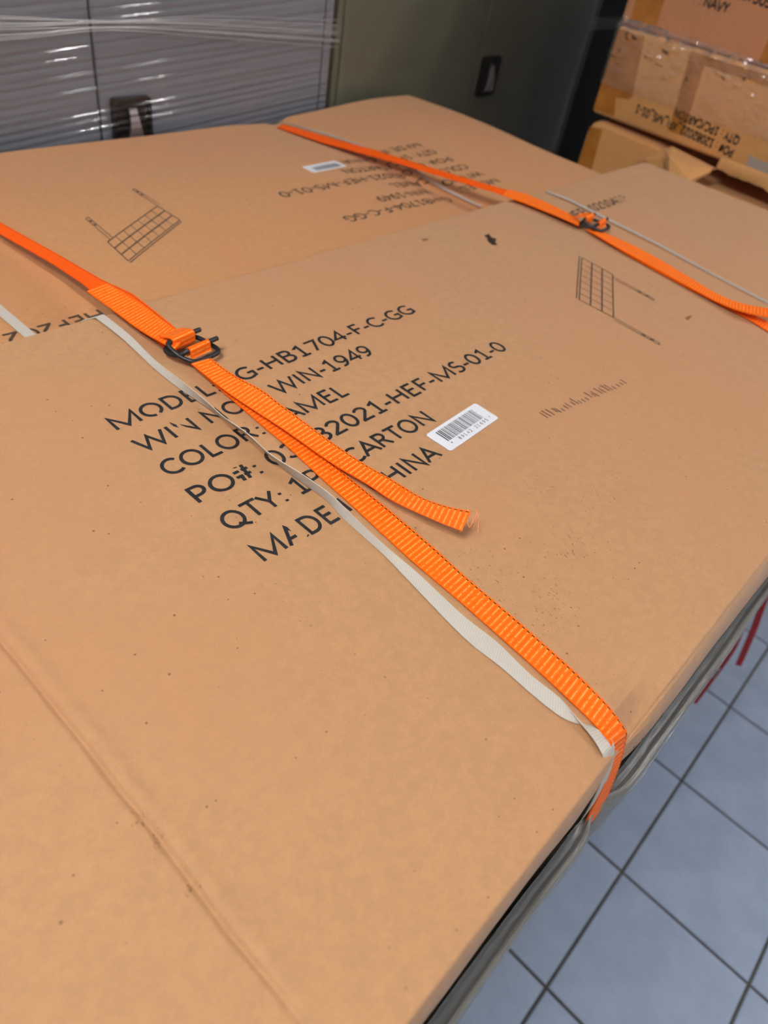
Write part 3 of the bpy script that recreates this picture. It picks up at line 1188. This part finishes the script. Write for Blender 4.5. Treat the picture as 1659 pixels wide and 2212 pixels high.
# --- buckles
def buckle(center, u_ax, v_ax, strap_emp, label):
    """u runs along the strap toward the near edge, v across to the right"""
    w_ax = Vector((0, 0, 1))
    mm = 0.001

    def L(u, v, w_):
        return center + (u_ax * u + v_ax * v + w_ax * w_) * mm
    pts = [(-11, 20, 10), (-11, 12, 10.3), (-11, -6, 10.3), (-11, -13, 10), (-9.5, -16.5, 9.2), (-5, -17.5, 7.5), (2, -17, 5.5), (8, -15.5, 4), (14, -12.5, 3), (17.5, -8, 2.8), (18, 0, 2.8), (18, 10, 2.8), (17, 15, 3.2), (13, 17.5, 3.6),
           (4, 17.5, 3.8), (-8, 17, 3.6), (-14, 15, 3.2), (-16, 9, 2.8), (-16, -6, 2.6), (-15, -14, 2.6), (-11, -18, 2.7), (-5, -18.5, 3.0), (1, -17.5, 4.2), (5.5, -15, 6.6), (8, -11, 9.2), (8.5, -6, 10.2), (8.5, 8, 10.2), (8.5, 22, 10)]
    tube('wire_buckle', [L(*p) for p in catmull(pts, 5)], 0.0021, M['wire'], None, 12)
    ob = bpy.context.scene.collection.objects[-1]
    tag(ob, label, 'buckle', 'wire buckles on the orange straps')

    def fold(prof, hw0, hw1):
        c = catmull([Vector((p[0], 0, p[1])) for p in prof], 6)
        prs = []
        for i, p in enumerate(c):
            prs.append((L(p.x, -hw0, p.z), L(p.x, hw1, p.z)))
        ribbon('strap_fold', prs, M['orange_nostitch'], strap_emp, smooth_it=1, thick=0.0011)
    fold([(-26, 8.2), (-20, 10.2), (-15, 12.2), (-11, 13.2), (-8.2, 12), (-7.4, 8.5), (-7.4, 4), (-8.5, 1.4)], 12.5, 11.5)
    fold([(5.6, 3.2), (5.4, 7), (5.8, 10.6), (8.5, 13.1), (11.3, 11), (11.9, 8), (12.6, 5.5), (13.4, 4.2)], 10.5, 11.5)


bc = W((0.9155, 1.307, -0.993))
buckle(bc, Vector((0.10, -0.995, 0)).normalized(), Vector((0.995, 0.10, 0)).normalized(), s1, 'black bent wire buckle on the near orange strap, left of the lettering')

# --- far orange strap
s2 = empty('orange_strap', W((2.78, 0.8, -1.0)), 'far orange woven strap crossing both cartons near the boxes on the right', 'strap')
Lpx = [(1289, 510), (1349, 546), (1421, 586), (1493, 625.5), (1565.6, 663), (1616, 688), (1659, 715)]
Rpx = [(1309, 506), (1360, 528), (1421, 560.6), (1493, 604), (1547.5, 636.5), (1600, 666), (1659, 695)]
tab = [(1.3, .010), (1.1, .008), (0.4, .006)]
Lp, Rp = edge_px(Lpx, tab, on_front), edge_px(Rpx, tab, on_front)
Lp = [Lp[0] + Vector((.005, .06, .006))] + Lp
Rp = [Rp[0] + Vector((.005, .06, .006))] + Rp
XL2 = Lp[-1].x + .01
Lp += [Vector((XL2, 0.15, -0.994)), Vector((XL2, 0.03, -0.998))]
Rp += [Vector((XL2 + .09, 0.15, -0.994)), Vector((XL2 + .09, 0.03, -0.998))]
pairs = by_y(Lp, Rp, 1.225, 0.035, 90)
for y_, z_ in ((.012, -1.001), (-.004, -1.012), (-.016, -1.04), (-.032, -1.12), (-.042, -1.22), (-.066, -1.4), (-.072, -1.8), (-.072, -4.1)):
    pairs.append((Vector((XL2, y_, z_)), Vector((XL2 + .09, y_, z_))))
ribbon('band', toW(pairs), M['orange'], s2, smooth_it=2)
Lpx = [(1279, 501), (1289, 508), (1349, 543), (1421, 582), (1493, 622), (1565.6, 659), (1620, 677), (1672, 686)]
Rpx = [(1299, 498), (1309, 504), (1360, 526), (1421, 558), (1493, 601), (1547.5, 633.5), (1601.7, 655), (1672, 668)]
tab = [(1.3, .018), (1.1, .014), (0.8, .012), (.6, .016), (0.5, .03), (.4, .045)]
Lp, Rp = edge_px(Lpx, tab, on_front), edge_px(Rpx, tab, on_front)
pairs = list(zip(resample(catmull(Lp, 10), 70), resample(catmull(Rp, 10), 70)))
ribbon('loose_tail', toW(pairs), M['orange_nostitch'], s2, smooth_it=2)
Lpx = [(1060, 412.5), (1085, 421), (1132, 438), (1204.5, 466.7), (1250, 487)]
Rpx = [(1060, 399), (1100, 409), (1143, 421.5), (1204.5, 448.6), (1252, 475)]
tab = [(1.8, .026), (1.65, .022), (1.5, .014), (1.25, .020)]
Lp, Rp = edge_px2(Lpx, tab), edge_px2(Rpx, tab)
pairs = list(zip(resample(catmull(Lp[1:], 10), 50), resample(catmull(Rp[1:], 10), 50)))
ribbon('folded_layer', toW(pairs), M['orange_nostitch'], s2, smooth_it=2)
Lb = [at_d(595, 273, 1.118), at_d(695, 307, 1.088), at_d(796, 334.5, 1.058), at_d(864, 353.5, 1.036), at_d(965, 384, 1.008), at_d(1066, 414, .985), at_d(1132, 437, .986), at_d(1204, 466, .990), at_d(1240, 482, .992)]
Rb = [at_d(605, 266, 1.118), at_d(705, 295, 1.088), at_d(800, 321, 1.058), at_d(868, 342, 1.036), at_d(965, 372, 1.008), at_d(1066, 402, .985), at_d(1143, 423, .986), at_d(1204, 450, .990), at_d(1245, 472, .992)]
Lb, Rb = resample(Lb, 90), resample(Rb, 90)
a, b = Lb[0], Rb[0]
pre = []
for k in range(13, 0, -1):
    t = k / 13
    pre.append((a + Vector((0, .03 * min(1, t * 6) + (3.04 - a.y if t > .15 else .04), -0.7 * t)), b + Vector((0, .03 * min(1, t * 6) + (3.04 - b.y if t > .15 else .04), -0.7 * t))))
ribbon('rear_band', toW(pre + list(zip(Lb, Rb))), M['orange_plain'], s2, smooth_it=2)
buckle(W((2.775, 1.228, -0.992)), Vector((0.10, -0.995, 0)).normalized(), Vector((0.995, 0.10, 0)).normalized(), s2, 'black bent wire buckle on the far orange strap, beside the batch code')

# --- white strapping on the two cartons
Lpx = [(206, 685.5), (264, 731), (332, 795), (382.5, 836), (436.5, 873), (484, 907), (534.5, 942), (585, 988), (636, 1032), (700, 1077), (739.5, 1119), (821, 1191.6), (869, 1240), (1000, 1375), (1079, 1438), (1147, 1498), (1206.6, 1545.6), (1238, 1561.5), (1262, 1566), (1282, 1570), (1300, 1583)]
Rpx = [(224.5, 679), (281, 724), (332, 775), (382.5, 815.5), (436.5, 859.5), (484, 902), (534.5, 937), (585, 983), (652.7, 1025), (715, 1069.5), (769.6, 1122), (833, 1179.5), (905, 1240), (1000, 1329), (1071.5, 1384.7), (1147, 1458), (1206.5, 1504), (1230, 1530), (1242, 1547), (1260, 1571), (1280, 1591)]
Lp = edge_px(Lpx, [(1.6, .006), (1.2, .006), (0.8, .004), (0.3, .003), (.12, .003), (.0, .006)], on_front)
Rp = edge_px(Rpx, [(1.6, .008), (1.4, .012), (1.2, .026), (1.05, .036), (0.9, .040), (0.75, .034), (0.6, .018), (0.45, .008), (0.25, .006), (0.15, .014), (.08, .014), (.03, .008)], on_front)
pl = catmull(Lp, 8)
pr = catmull(Rp, 8)
pl, pr = resample(pl, 150), resample(pr, 150)
prs = list(zip(pl, pr))
endL, endR = Vector((.803, .021, -1.006)), Vector((.768, .020, -1.004))
tailside = [(endL, endR)]
for y_, z_, dx in ((.012, -1.012, 0), (.002, -1.034, 0), (-.0065, -1.065, 0), (-.0145, -1.117, -.002), (-.020, -1.185, -.006), (-.018, -1.24, -.012), (-.016, -1.30, -.012)):
    tailside.append((Vector((.803 + dx, y_, z_)), Vector((.768 + dx, y_, z_))))
tl = catmull([a for a, b in tailside], 5)
tr = catmull([b for a, b in tailside], 5)
ws = empty('white_strap', W((0.8, 0.8, -1)), 'twisted white plastic strap lying beside the near orange strap', 'strap')
ribbon('band', toW(prs + list(zip(tl, tr))), M['white'], ws, smooth_it=2, thick=0.0006)
bk = [(Vector((.79, 1.606, -1.05)), Vector((.845, 1.606, -1.05))), (Vector((.79, 1.598, -1.01)), Vector((.845, 1.598, -1.01))), (prs[0][0], prs[0][1])]
ribbon('far_end', toW(list(zip(resample([a for a, b in bk], 12), resample([b for a, b in bk], 12)))), M['white'], ws, smooth_it=1, thick=0.0006)

ws2 = empty('white_strap', W((2.9, 0.8, -1)), 'straight white plastic strap right of the far orange strap on the front carton', 'strap')
Upx = [(1181, 411), (1233, 430), (1276.7, 452), (1421, 524.4), (1547.5, 593), (1659, 650)]
Dpx = [(1178, 413), (1230, 433.5), (1273, 455.5), (1418, 528), (1544, 596.5), (1656, 655)]
Up = edge_px(Upx, [(1.7, .009), (0.4, .011)], on_front)
Dp = edge_px(Dpx, [(1.7, .007), (0.4, .004)], on_front)
Dp += [Vector((2.735 + .0, .30, -.990)), Vector((2.70, .03, -.994))]
Up += [Vector((2.775, .30, -.990)), Vector((2.745, .03, -.994))]
Dp[-2:] = [Vector((Dp[-3].x - .03, .25, -.990)), Vector((Dp[-3].x - .07, .03, -.994))]
Up[-2:] = [Vector((Dp[-2].x + .05, .25, -.990)), Vector((Dp[-1].x + .05, .03, -.994))]
prs = list(zip(resample(Dp, 80), resample(Up, 80)))
a, b = prs[-1]
for y_, z_ in ((.004, -1.006), (-.012, -1.03), (-.02, -1.06), (-.028, -1.12), (-.030, -1.19)):
    prs.append((Vector((a.x, y_, z_)), Vector((b.x, y_, z_))))
ribbon('band', toW(prs), M['white_shaded'], ws2, smooth_it=1, thick=0.0006)

ws3 = empty('white_strap', W((2.7, 2.3, -1.1)), 'white plastic strap in a groove of the rear carton, crossing under the far orange strap', 'strap')
Upx = [(604, 262), (695, 284), (776, 311), (816.5, 329.5), (877, 356.5), (938, 391), (999, 424), (1043, 444)]
Dpx = [(601, 263), (692, 287), (772, 314), (812, 332.5), (872, 360.5), (933, 395), (994, 428), (1037, 447)]
Up = edge_px(Upx, [(3.1, .010), (2.4, .022), (1.6, .019)], on_rear)
Dp = edge_px(Dpx, [(3.1, .006), (2.4, .016), (1.6, .013)], on_rear)
ribbon('band', toW(list(zip(resample(catmull(Dp, 8), 70), resample(catmull(Up, 8), 70)))), M['white_shaded'], ws3, smooth_it=1, thick=0.0006)

ws4 = empty('white_strap', W((0.65, 2.0, -1.09)), 'short visible run of flat white strap at the left edge, on the rear carton', 'strap')
La, Ra = on_rear(50.6, 727, .003), on_rear(72.6, 719, .003)
Lb_, Rb_ = on_rear(0, 682, .003), on_rear(0, 655, .003)
prs = []
for i in range(61):
    y = 1.63 + (3.02 - 1.63) * i / 60
    xl = La.x + (Lb_.x - La.x) * (y - La.y) / (Lb_.y - La.y) * 0.4
    xr = Ra.x + (Rb_.x - Ra.x) * (y - Ra.y) / (Rb_.y - Ra.y) * 0.4
    prs.append((Vector((xl, y, -1 + rear_h(xl, y) + .003)), Vector((xr, y, -1 + rear_h(xr, y) + .003))))
ribbon('band', toW(prs), M['white'], ws4, smooth_it=0, thick=0.0006)

# ------------------------------------------------------------------ stretch film round the lower cartons
sf = empty('stretch_film', W((1.9, -0.05, -3.8)), 'clear grey stretch film wrapped round the lower carton, below the near edge', 'film')
V, Fc = [], []
prof = [(1.20, .36, 0), (1.222, .50, 0), (1.226, .66, 0), (1.219, .80, 1), (1.219, .92, 1), (1.232, 1.03, 1), (1.28, 1.05, 1), (1.45, 1.06, 0), (1.9, 1.06, 0), (2.6, 1.06, 0), (3.85, 1.06, 0)]
pr2 = []
for (d0, k0, g0), (d1, k1, g1) in zip(prof, prof[1:]):
    n_ = 5 if d1 < 1.5 else 3
    pr2 += [(d0 + (d1 - d0) * q / n_, k0 + (k1 - k0) * q / n_, g0) for q in range(n_)]
prof = pr2 + [prof[-1]]
nxf = 420
for j, (d, k, rg) in enumerate(prof):
    for i in range(nxf + 1):
        x = FX0 - .02 + (FX1 + .0 - FX0) * i / nxf
        dent = gau(x, .832, .052)
        wav = (-0.0016 * abs(nz(x * .35, d * 3.0, 9, 1.1)) - 0.0020 * abs(nz(x * .12, d * 1.2, 26, 4.1)) - .0008 * abs(nz(x, d, 40, 2.2))) * (1 - dent)
        V.append(W((x, -low_out(x) * k * (1 - .10 * dent) + wav, -d)))
for j in range(len(prof) - 1):
    for i in range(nxf):
        a = j * (nxf + 1) + i
        Fc.append((a, a + nxf + 1, a + nxf + 2, a + 1))
mesh('film_sheet', V, Fc, M['film_side'], sf, smooth=True)

# red strap ends hanging below the load
for k, (pts, lab) in enumerate(((((3.37, -.066, -2.30), (3.37, -.085, -2.40), (3.372, -.120, -2.56), (3.370, -.165, -2.74), (3.368, -.218, -3.0)), 'red plastic strap end curling out highest on the right below the cartons'),
                                (((2.90, -.066, -2.25), (2.90, -.088, -2.35), (2.90, -.122, -2.52), (2.90, -.134, -2.74), (2.90, -.143, -2.97)), 'red plastic strap end with a metal clip, hanging below the near carton edge'))):
    rs = empty('red_strap', W(pts[0]), lab, 'strap')
    c = catmull([Vector(p) for p in pts], 8)
    ribbon('band', [(W(p + Vector((.010, -.014, 0))), W(p + Vector((-.010, 0.014, 0)))) for p in c], M['red'], rs, thick=0.0012, nu=3)
    if k == 1:
        p = W(c[int(len(c) * .68)])
        box('metal_clip', p.x - .010, p.x + .010, p.y - .003, p.y + .006, p.z - .016, p.z + .008, M['lever'], rs, 0.001, 1)

# ------------------------------------------------------------------ cabinets behind
YC = 1.10


def cabinet(x0, xs_, x1, y, mat, hx0, hx1, hz1, hz0, label, film=False):
    e = empty('metal_cabinet', ((x0 + x1) / 2, y + 0.22, 0), label, 'cabinet')
    ztop = 1.83
    box('carcass', x0, x1, y + 0.021, y + 0.45, 0.0, ztop, mat, e, 0.003, 1)
    boxes('front_frame', [(x0, x0 + .014, y, y + .021, .06, ztop), (x1 - .018, x1, y, y + .021, .06, ztop), (x0 + .014, x1 - .018, y, y + .021, ztop - .03, ztop), (x0 + .014, x1 - .018, y, y + .021, .06, .09)], mat, e)
    box('door', x0 + .017, xs_ - .0022, y - .001, y + .019, .093, ztop - .033, mat, e, 0.0015, 1)
    d = box('door', xs_ + .0022, x1 - .021, y - .001, y + .019, .093, ztop - .033, mat, e, 0.0015, 1)
    # recessed pull
    hp = empty_part('handle', d, ((hx0 + hx1) / 2, y - .004, hz0))
    V, Fc = [], []
    r = .006
    ol = []
    for cx, cz, a0 in ((hx1 - r, hz1 - r, 0), (hx0 + r, hz1 - r, 90), (hx0 + r, hz0 + r, 180), (hx1 - r, hz0 + r, 270)):
        for k in range(5):
            an = math.radians(a0 + 22.5 * k)
            ol.append((cx + r * math.cos(an), cz + r * math.sin(an)))
    n = len(ol)
    mx, mz = (hx0 + hx1) / 2, (hz0 + hz1) / 2
    rings = [(1.0, y - .001), (1.0, y - .010), (.86, y - .011), (.78, y - .005), (.60, y - .003)]
    for s, yy in rings:
        for a, b in ol:
            V.append((mx + (a - mx) * s, yy, mz + (b - mz) * s))
    for q in range(len(rings) - 1):
        for i in range(n):
            i2 = (i + 1) % n
            Fc.append((q * n + i, q * n + i2, (q + 1) * n + i2, (q + 1) * n + i))
    Fc.append(tuple((len(rings) - 1) * n + i for i in range(n)))
    bpy_o = mesh('handle', V, Fc, M['black'], d, smooth=False)
    # tapered lever
    V, Fc = [], []
    wd0, wd1 = (hx1 - hx0) * .095, (hx1 - hx0) * .22
    lz0, lz1 = hz0 + (hz1 - hz0) * .16, hz0 + (hz1 - hz0) * .82
    for k in range(7):
        t = k / 6
        z = lz1 + (lz0 - lz1) * t
        wdt = wd0 + (wd1 - wd0) * t ** 1.6
        yy = y - .010 - .008 * math.sin(t * 2.2)
        V += [(mx - wdt, yy, z), (mx + wdt, yy, z), (mx + wdt, yy + .004, z), (mx - wdt, yy + .004, z)]
    for k in range(6):
        a = 4 * k
        for q in range(4):
            q2 = (q + 1) % 4
            Fc.append((a + q, a + q2, a + 4 + q2, a + 4 + q))
    Fc += [(3, 2, 1, 0), (24, 25, 26, 27)]
    mesh('lever', V, Fc, M['lever'], bpy_o, smooth=False)
    return e


def empty_part(*a):
    return None


cabinet(0.142, 0.6195, 1.094, YC, M['steel_grey'], 0.637, 0.704, 1.152, 1.072, 'light grey metal cabinet wrapped in ridged clear film, behind on the left')
cabinet(1.106, 1.566, 2.036, YC, M['steel_green'], 1.580, 1.648, 1.174, 1.092, 'greenish grey metal cabinet behind the middle, next to the dark gap')

# film over the cabinets
def sheet(name, parent, mat, x0, x1, z0, z1, nx, nzv, yfun):
    V = [(x0 + (x1 - x0) * i / nx, yfun(x0 + (x1 - x0) * i / nx, z0 + (z1 - z0) * j / nzv), z0 + (z1 - z0) * j / nzv) for j in range(nzv + 1) for i in range(nx + 1)]
    Fc = [(j * (nx + 1) + i, j * (nx + 1) + i + 1, (j + 1) * (nx + 1) + i + 1, (j + 1) * (nx + 1) + i) for j in range(nzv) for i in range(nx)]
    return mesh(name, V, Fc, mat, parent, smooth=True)


f1 = empty('stretch_film', (0.6, YC - .012, 0.85), 'clear stretch film pulled tight in fine ridges across the light grey cabinet', 'film')


def yf1(x, z):
    ph = z - x * 0.085
    y = 0.00028 * math.sin(2 * math.pi * ph / 0.0068)
    lam = 0.0105
    row = math.floor(ph / lam)
    amp = 0.0013 * (0.15 + 1.35 * abs(noise.noise(Vector((row * 3.7, 1.3, x * 1.5)))))
    y += amp * math.sin(2 * math.pi * ph / lam)
    return YC - 0.014 - y + 0.0012 * noise.noise(Vector((x * 5, z * 9, 0.5)))


sheet('film_sheet', f1, M['film'], 0.13, 1.10, 0.70, 1.82, 60, 1560, yf1)
# gathered ropes of film
for k in range(9):
    z_l, z_m, z_r = 1.262 - k * .0036 + random.uniform(-.002, .002), 1.256 - k * .0014 + random.uniform(-.002, .002), 1.262 - k * .0048 + random.uniform(-.003, .003)
    pts = [(0.10, YC - .018, z_l + .004), (0.45, YC - .020, z_l), (0.63, YC - .022, z_m), (0.80, YC - .021, (z_m + z_r) / 2), (1.10, YC - .018, z_r - .012)]
    tube('film_rope', catmull(pts, 8), random.uniform(.0004, .0010), M['film_rope'], f1, 6)
f2 = empty('stretch_film', (1.57, YC - .01, 0.85), 'thin clear stretch film with diagonal folds across the greenish grey cabinet', 'film')


def yf2(x, z):
    ph = (z - x * 0.17)
    y = 0.0008 * noise.noise(Vector((ph * 90, x * 1.2, 3.3))) + 0.0004 * noise.noise(Vector((ph * 260, x * 1.5, 8.3)))
    return YC - 0.012 - y


sheet('film_sheet', f2, M['film_soft'], 1.112, 2.04, 0.60, 1.82, 60, 600, yf2)
# dark load in the gap
bl = empty('wrapped_load', (2.45, 1.4, 0), 'tall black wrapped load in the gap between the green cabinet and the box stack', 'load')
box('load_body', 2.06, 2.95, 1.16, 1.62, 0.0, 1.75, M['black_wrap'], bl, 0.01)
box('wrap_band', 2.055, 2.955, 1.155, 1.625, 1.20, 1.235, M['black'], bl, 0.004, 1)

# ------------------------------------------------------------------ stack of boxes on the right
XS = 1.60


def face_text(s, y0, z0, y1, cap, mat, parent, flip=False, drop=0.0, x=XS, weight=.19):
    """lettering on the face x = XS; reading runs toward -y, or toward +y upside down when flip"""
    wdt = abs(y1 - y0)
    sl_ = drop / wdt
    qs = text_quads(s, cap, weight, wdt)
    sg = 1 if flip else -1
    return print_on('printed_text', qs, lambda a, b: Vector((x - 0.0012, y0 + sg * a, z0 + (b if not flip else -b) + sl_ * a)), mat, parent)


def carton(name, x0, x1, y0, y1, z0, z1, mat, label, bev=.006):
    e = empty(name, ((x0 + x1) / 2, (y0 + y1) / 2, z0), label, 'carton')
    box('carton_body', x0, x1, y0, y1, z0, z1, mat, e, bev, 3)
    return e


mid = carton('carton', XS, 2.15, 0.02, 0.803, 1.142, 1.302, M['card_stack'], 'amber kraft box with upside down lettering, wrapped in crumpled clear film', .008)
top = carton('carton', XS + .006, 2.12, 0.03, 0.806, 1.3045, 1.62, M['card_stack2'], 'reddish kraft box lettered NAVY, topmost of the stack on the right', .006)
# lower box with a crushed rim
lowe = empty('carton', (1.87, 0.4, 0), 'plain kraft box at the bottom of the right stack, rim crushed behind the torn flap', 'carton')
prof = [(0.796, 0.0), (0.796, 1.112), (0.792, 1.124), (0.783, 1.1295), (0.77, 1.131), (0.64, 1.128), (0.59, 1.120), (0.55, 1.097), (0.52, 1.092), (0.10, 1.086), (0.02, 1.08), (0.02, 0.0)]
n = len(prof)
V, Fc = [], []
for xx, ins in ((XS + .010, .007), (XS + .004, .003), (XS + .002, 0), (2.14, 0)):
    for y, z in prof:
        V.append((xx, y, z if z == 0 else z - (.006 if xx > 1.61 and xx < 2 else (.0 if xx < 2 else 0)) * 0))
for q in range(3):
    for i in range(n):
        i2 = (i + 1) % n
        Fc.append((q * n + i, q * n + i2, (q + 1) * n + i2, (q + 1) * n + i))
Fc = []
V = []
for xx, dz in ((XS + .002, -.008), (XS + .0045, -.0025), (XS + .010, 0), (2.14, 0)):
    for y, z in prof:
        V.append((xx, y, z + dz if z > 0 else 0))
for q in range(3):
    for i in range(n):
        i2 = (i + 1) % n
        Fc.append((q * n + i, (q + 1) * n + i, (q + 1) * n + i2, q * n + i2))
Fc.append(tuple(range(n)))
Fc.append(tuple(3 * n + i for i in range(n))[::-1])
mesh('carton_body', V, Fc, M['card_stack'], lowe)
box('packing_tape', XS - .0002, XS + .0024, .700, .7965, 0.95, 1.118, M['tape'], None) if False else None
mesh('packing_tape', [(XS + .0012, .797, .90), (XS + .0012, .748, .90), (XS + .0012, .765, 1.119), (XS + .0012, .7935, 1.116), (XS + .006, .7985, 1.116), (XS + .006, .7985, .90)], [(0, 1, 2, 3), (0, 3, 4, 5)], M['tape'], lowe)
# tapes on the middle and top boxes
def face_quad(name, pts, mat, parent, x=XS, th=.0008):
    V = [(x - th, y, z) for y, z in pts] + [(x + .0005, y, z) for y, z in pts]
    n = len(pts)
    Fc = [tuple(range(n))] + [(i, n + i, n + (i + 1) % n, (i + 1) % n) for i in range(n)]
    return mesh(name, V, Fc, mat, parent)


face_quad('packing_tape', [(.800, 1.296), (.742, 1.296), (.724, 1.196), (.728, 1.188), (.758, 1.183), (.748, 1.150), (.800, 1.150)], M['tape'], mid)
face_quad('packing_tape', [(.640, 1.296), (.606, 1.296), (.590, 1.160), (.622, 1.160)], M['tape'], mid)
face_quad('packing_tape', [(.606, 1.296), (.25, 1.296), (.25, 1.278), (.603, 1.281)], M['tape'], mid)
face_quad('grey_sticker', [(.452, 1.168), (.40, 1.166), (.40, 1.142), (.448, 1.148)], simple('grey_tape', lin(176, 160, 146), .5), mid)
face_quad('packing_tape', [(.800, 1.60), (.742, 1.60), (.728, 1.310), (.786, 1.310)], M['tape'], top, XS + .006)
face_quad('packing_tape', [(.520, 1.60), (.455, 1.60), (.478, 1.310), (.512, 1.310)], M['tape'], top, XS + .006)
face_text('PO# : 12082022_XFI_MS_01-1', 0.482, 1.170, 0.706, 0.0165, M['ink'], mid, True, 0.0155)
face_text('QTY : 1PC/CARTON', 0.481, 1.192, 0.626, 0.0165, M['ink'], mid, True, 0.010)
face_text(': NAVY', 0.662, 1.364, 0.603, 0.0175, M['ink'], top, False, 0.0, XS + .006)
face_text('87505', 0.590, 1.389, 0.533, 0.0175, M['ink'], top, False, -0.003, XS + .006)
# torn flap sticking out from under the middle box
tf = empty('torn_flap', (1.52, .56, 1.09), 'torn cardboard flap bent out from under the film wrapped box', 'cardboard')


def fpt(u, v, x):
    p = at_X(u, v, x)
    return Vector((p.x, p.y, p.z + CAMZ))


hinge = [fpt(1392, 340, 1.592), fpt(1437, 321, 1.592), fpt(1452, 316, 1.594), fpt(1500, 340, 1.594), fpt(1547, 364, 1.594)]
low_ = [fpt(1398, 358, 1.57), fpt(1433, 374, 1.555), fpt(1445, 372, 1.52), fpt(1490, 392, 1.50), fpt(1535, 371, 1.555)]
midl = [a.lerp(b, .5) + Vector((-.012, 0, .006)) for a, b in zip(hinge, low_)]
V = hinge + midl + low_
k5 = len(hinge)
Vb = [v + Vector((.0025, 0, -.003)) for v in V]
Fc = []
for q in range(2):
    for i in range(k5 - 1):
        a = q * k5 + i
        Fc.append((a, a + 1, a + k5 + 1, a + k5))
        Fc.append(tuple(j + len(V) for j in (a + k5, a + k5 + 1, a + 1, a)))
N_ = len(V)
rim_ = list(range(k5)) + [2 * k5 - 1, 3 * k5 - 1] + list(range(3 * k5 - 2, 2 * k5 - 1, -1)) + [k5]
for a, b in zip(rim_, rim_[1:] + rim_[:1]):
    Fc.append((b, a, a + N_, b + N_))
mesh('flap_panel', V + Vb, Fc, M['card_stack'], tf)
# ragged lower lip of the middle box right of the flap
V, Fc = [], []
for i in range(31):
    t = i / 30
    y = .50 - .30 * t
    V += [(XS - .001, y, 1.150), (XS - .004 - .003 * math.sin(t * 9), y, 1.140 + .004 * noise.noise(Vector((t * 9, 0, 0)))), (XS - .003, y, 1.128 - .012 * t + .006 * noise.noise(Vector((t * 14, 3, 0))))]
for i in range(30):
    for q in range(2):
        a = i * 3 + q
        Fc.append((a, a + 1, a + 4, a + 3))
mesh('torn_lip', V, Fc, M['card_stack'], mid, smooth=True)

# crumpled film over the middle box
f3 = empty('stretch_film', (XS - .005, .45, 1.15), 'crumpled shiny clear film gathered along the top of the lettered middle box', 'film')
V, Fc = [], []
ny_, nz_ = 150, 60
for j in range(nz_ + 1):
    t = j / nz_
    for i in range(ny_ + 1):
        s = i / ny_
        y = .822 - .75 * s
        z = 1.318 - .118 * t
        cr = noise.noise(Vector((y * 38, z * 46, 1.0))) + .6 * noise.noise(Vector((y * 90, z * 120, 4.0))) + .35 * noise.noise(Vector((y * 220, z * 240, 9)))
        a = (1 - t) ** 1.2
        x = XS - .009 - .010 * a * (0.5 + .9 * abs(cr)) - .0034 * cr * (0.35 + .65 * a)
        if t < .14:
            x += (0.14 - t) / .14 * .016
        zz = z - .014 * s * a
        yy = y
        if s < .03:
            x += (0.03 - s) / .03 * .04
        V.append((x, yy, zz + .003 * cr * a))
for j in range(nz_):
    for i in range(ny_):
        a = j * (ny_ + 1) + i
        Fc.append((a, a + 1, a + ny_ + 2, a + ny_ + 1))
mesh('film_sheet', V, Fc, M['film_box'], f3, smooth=True)
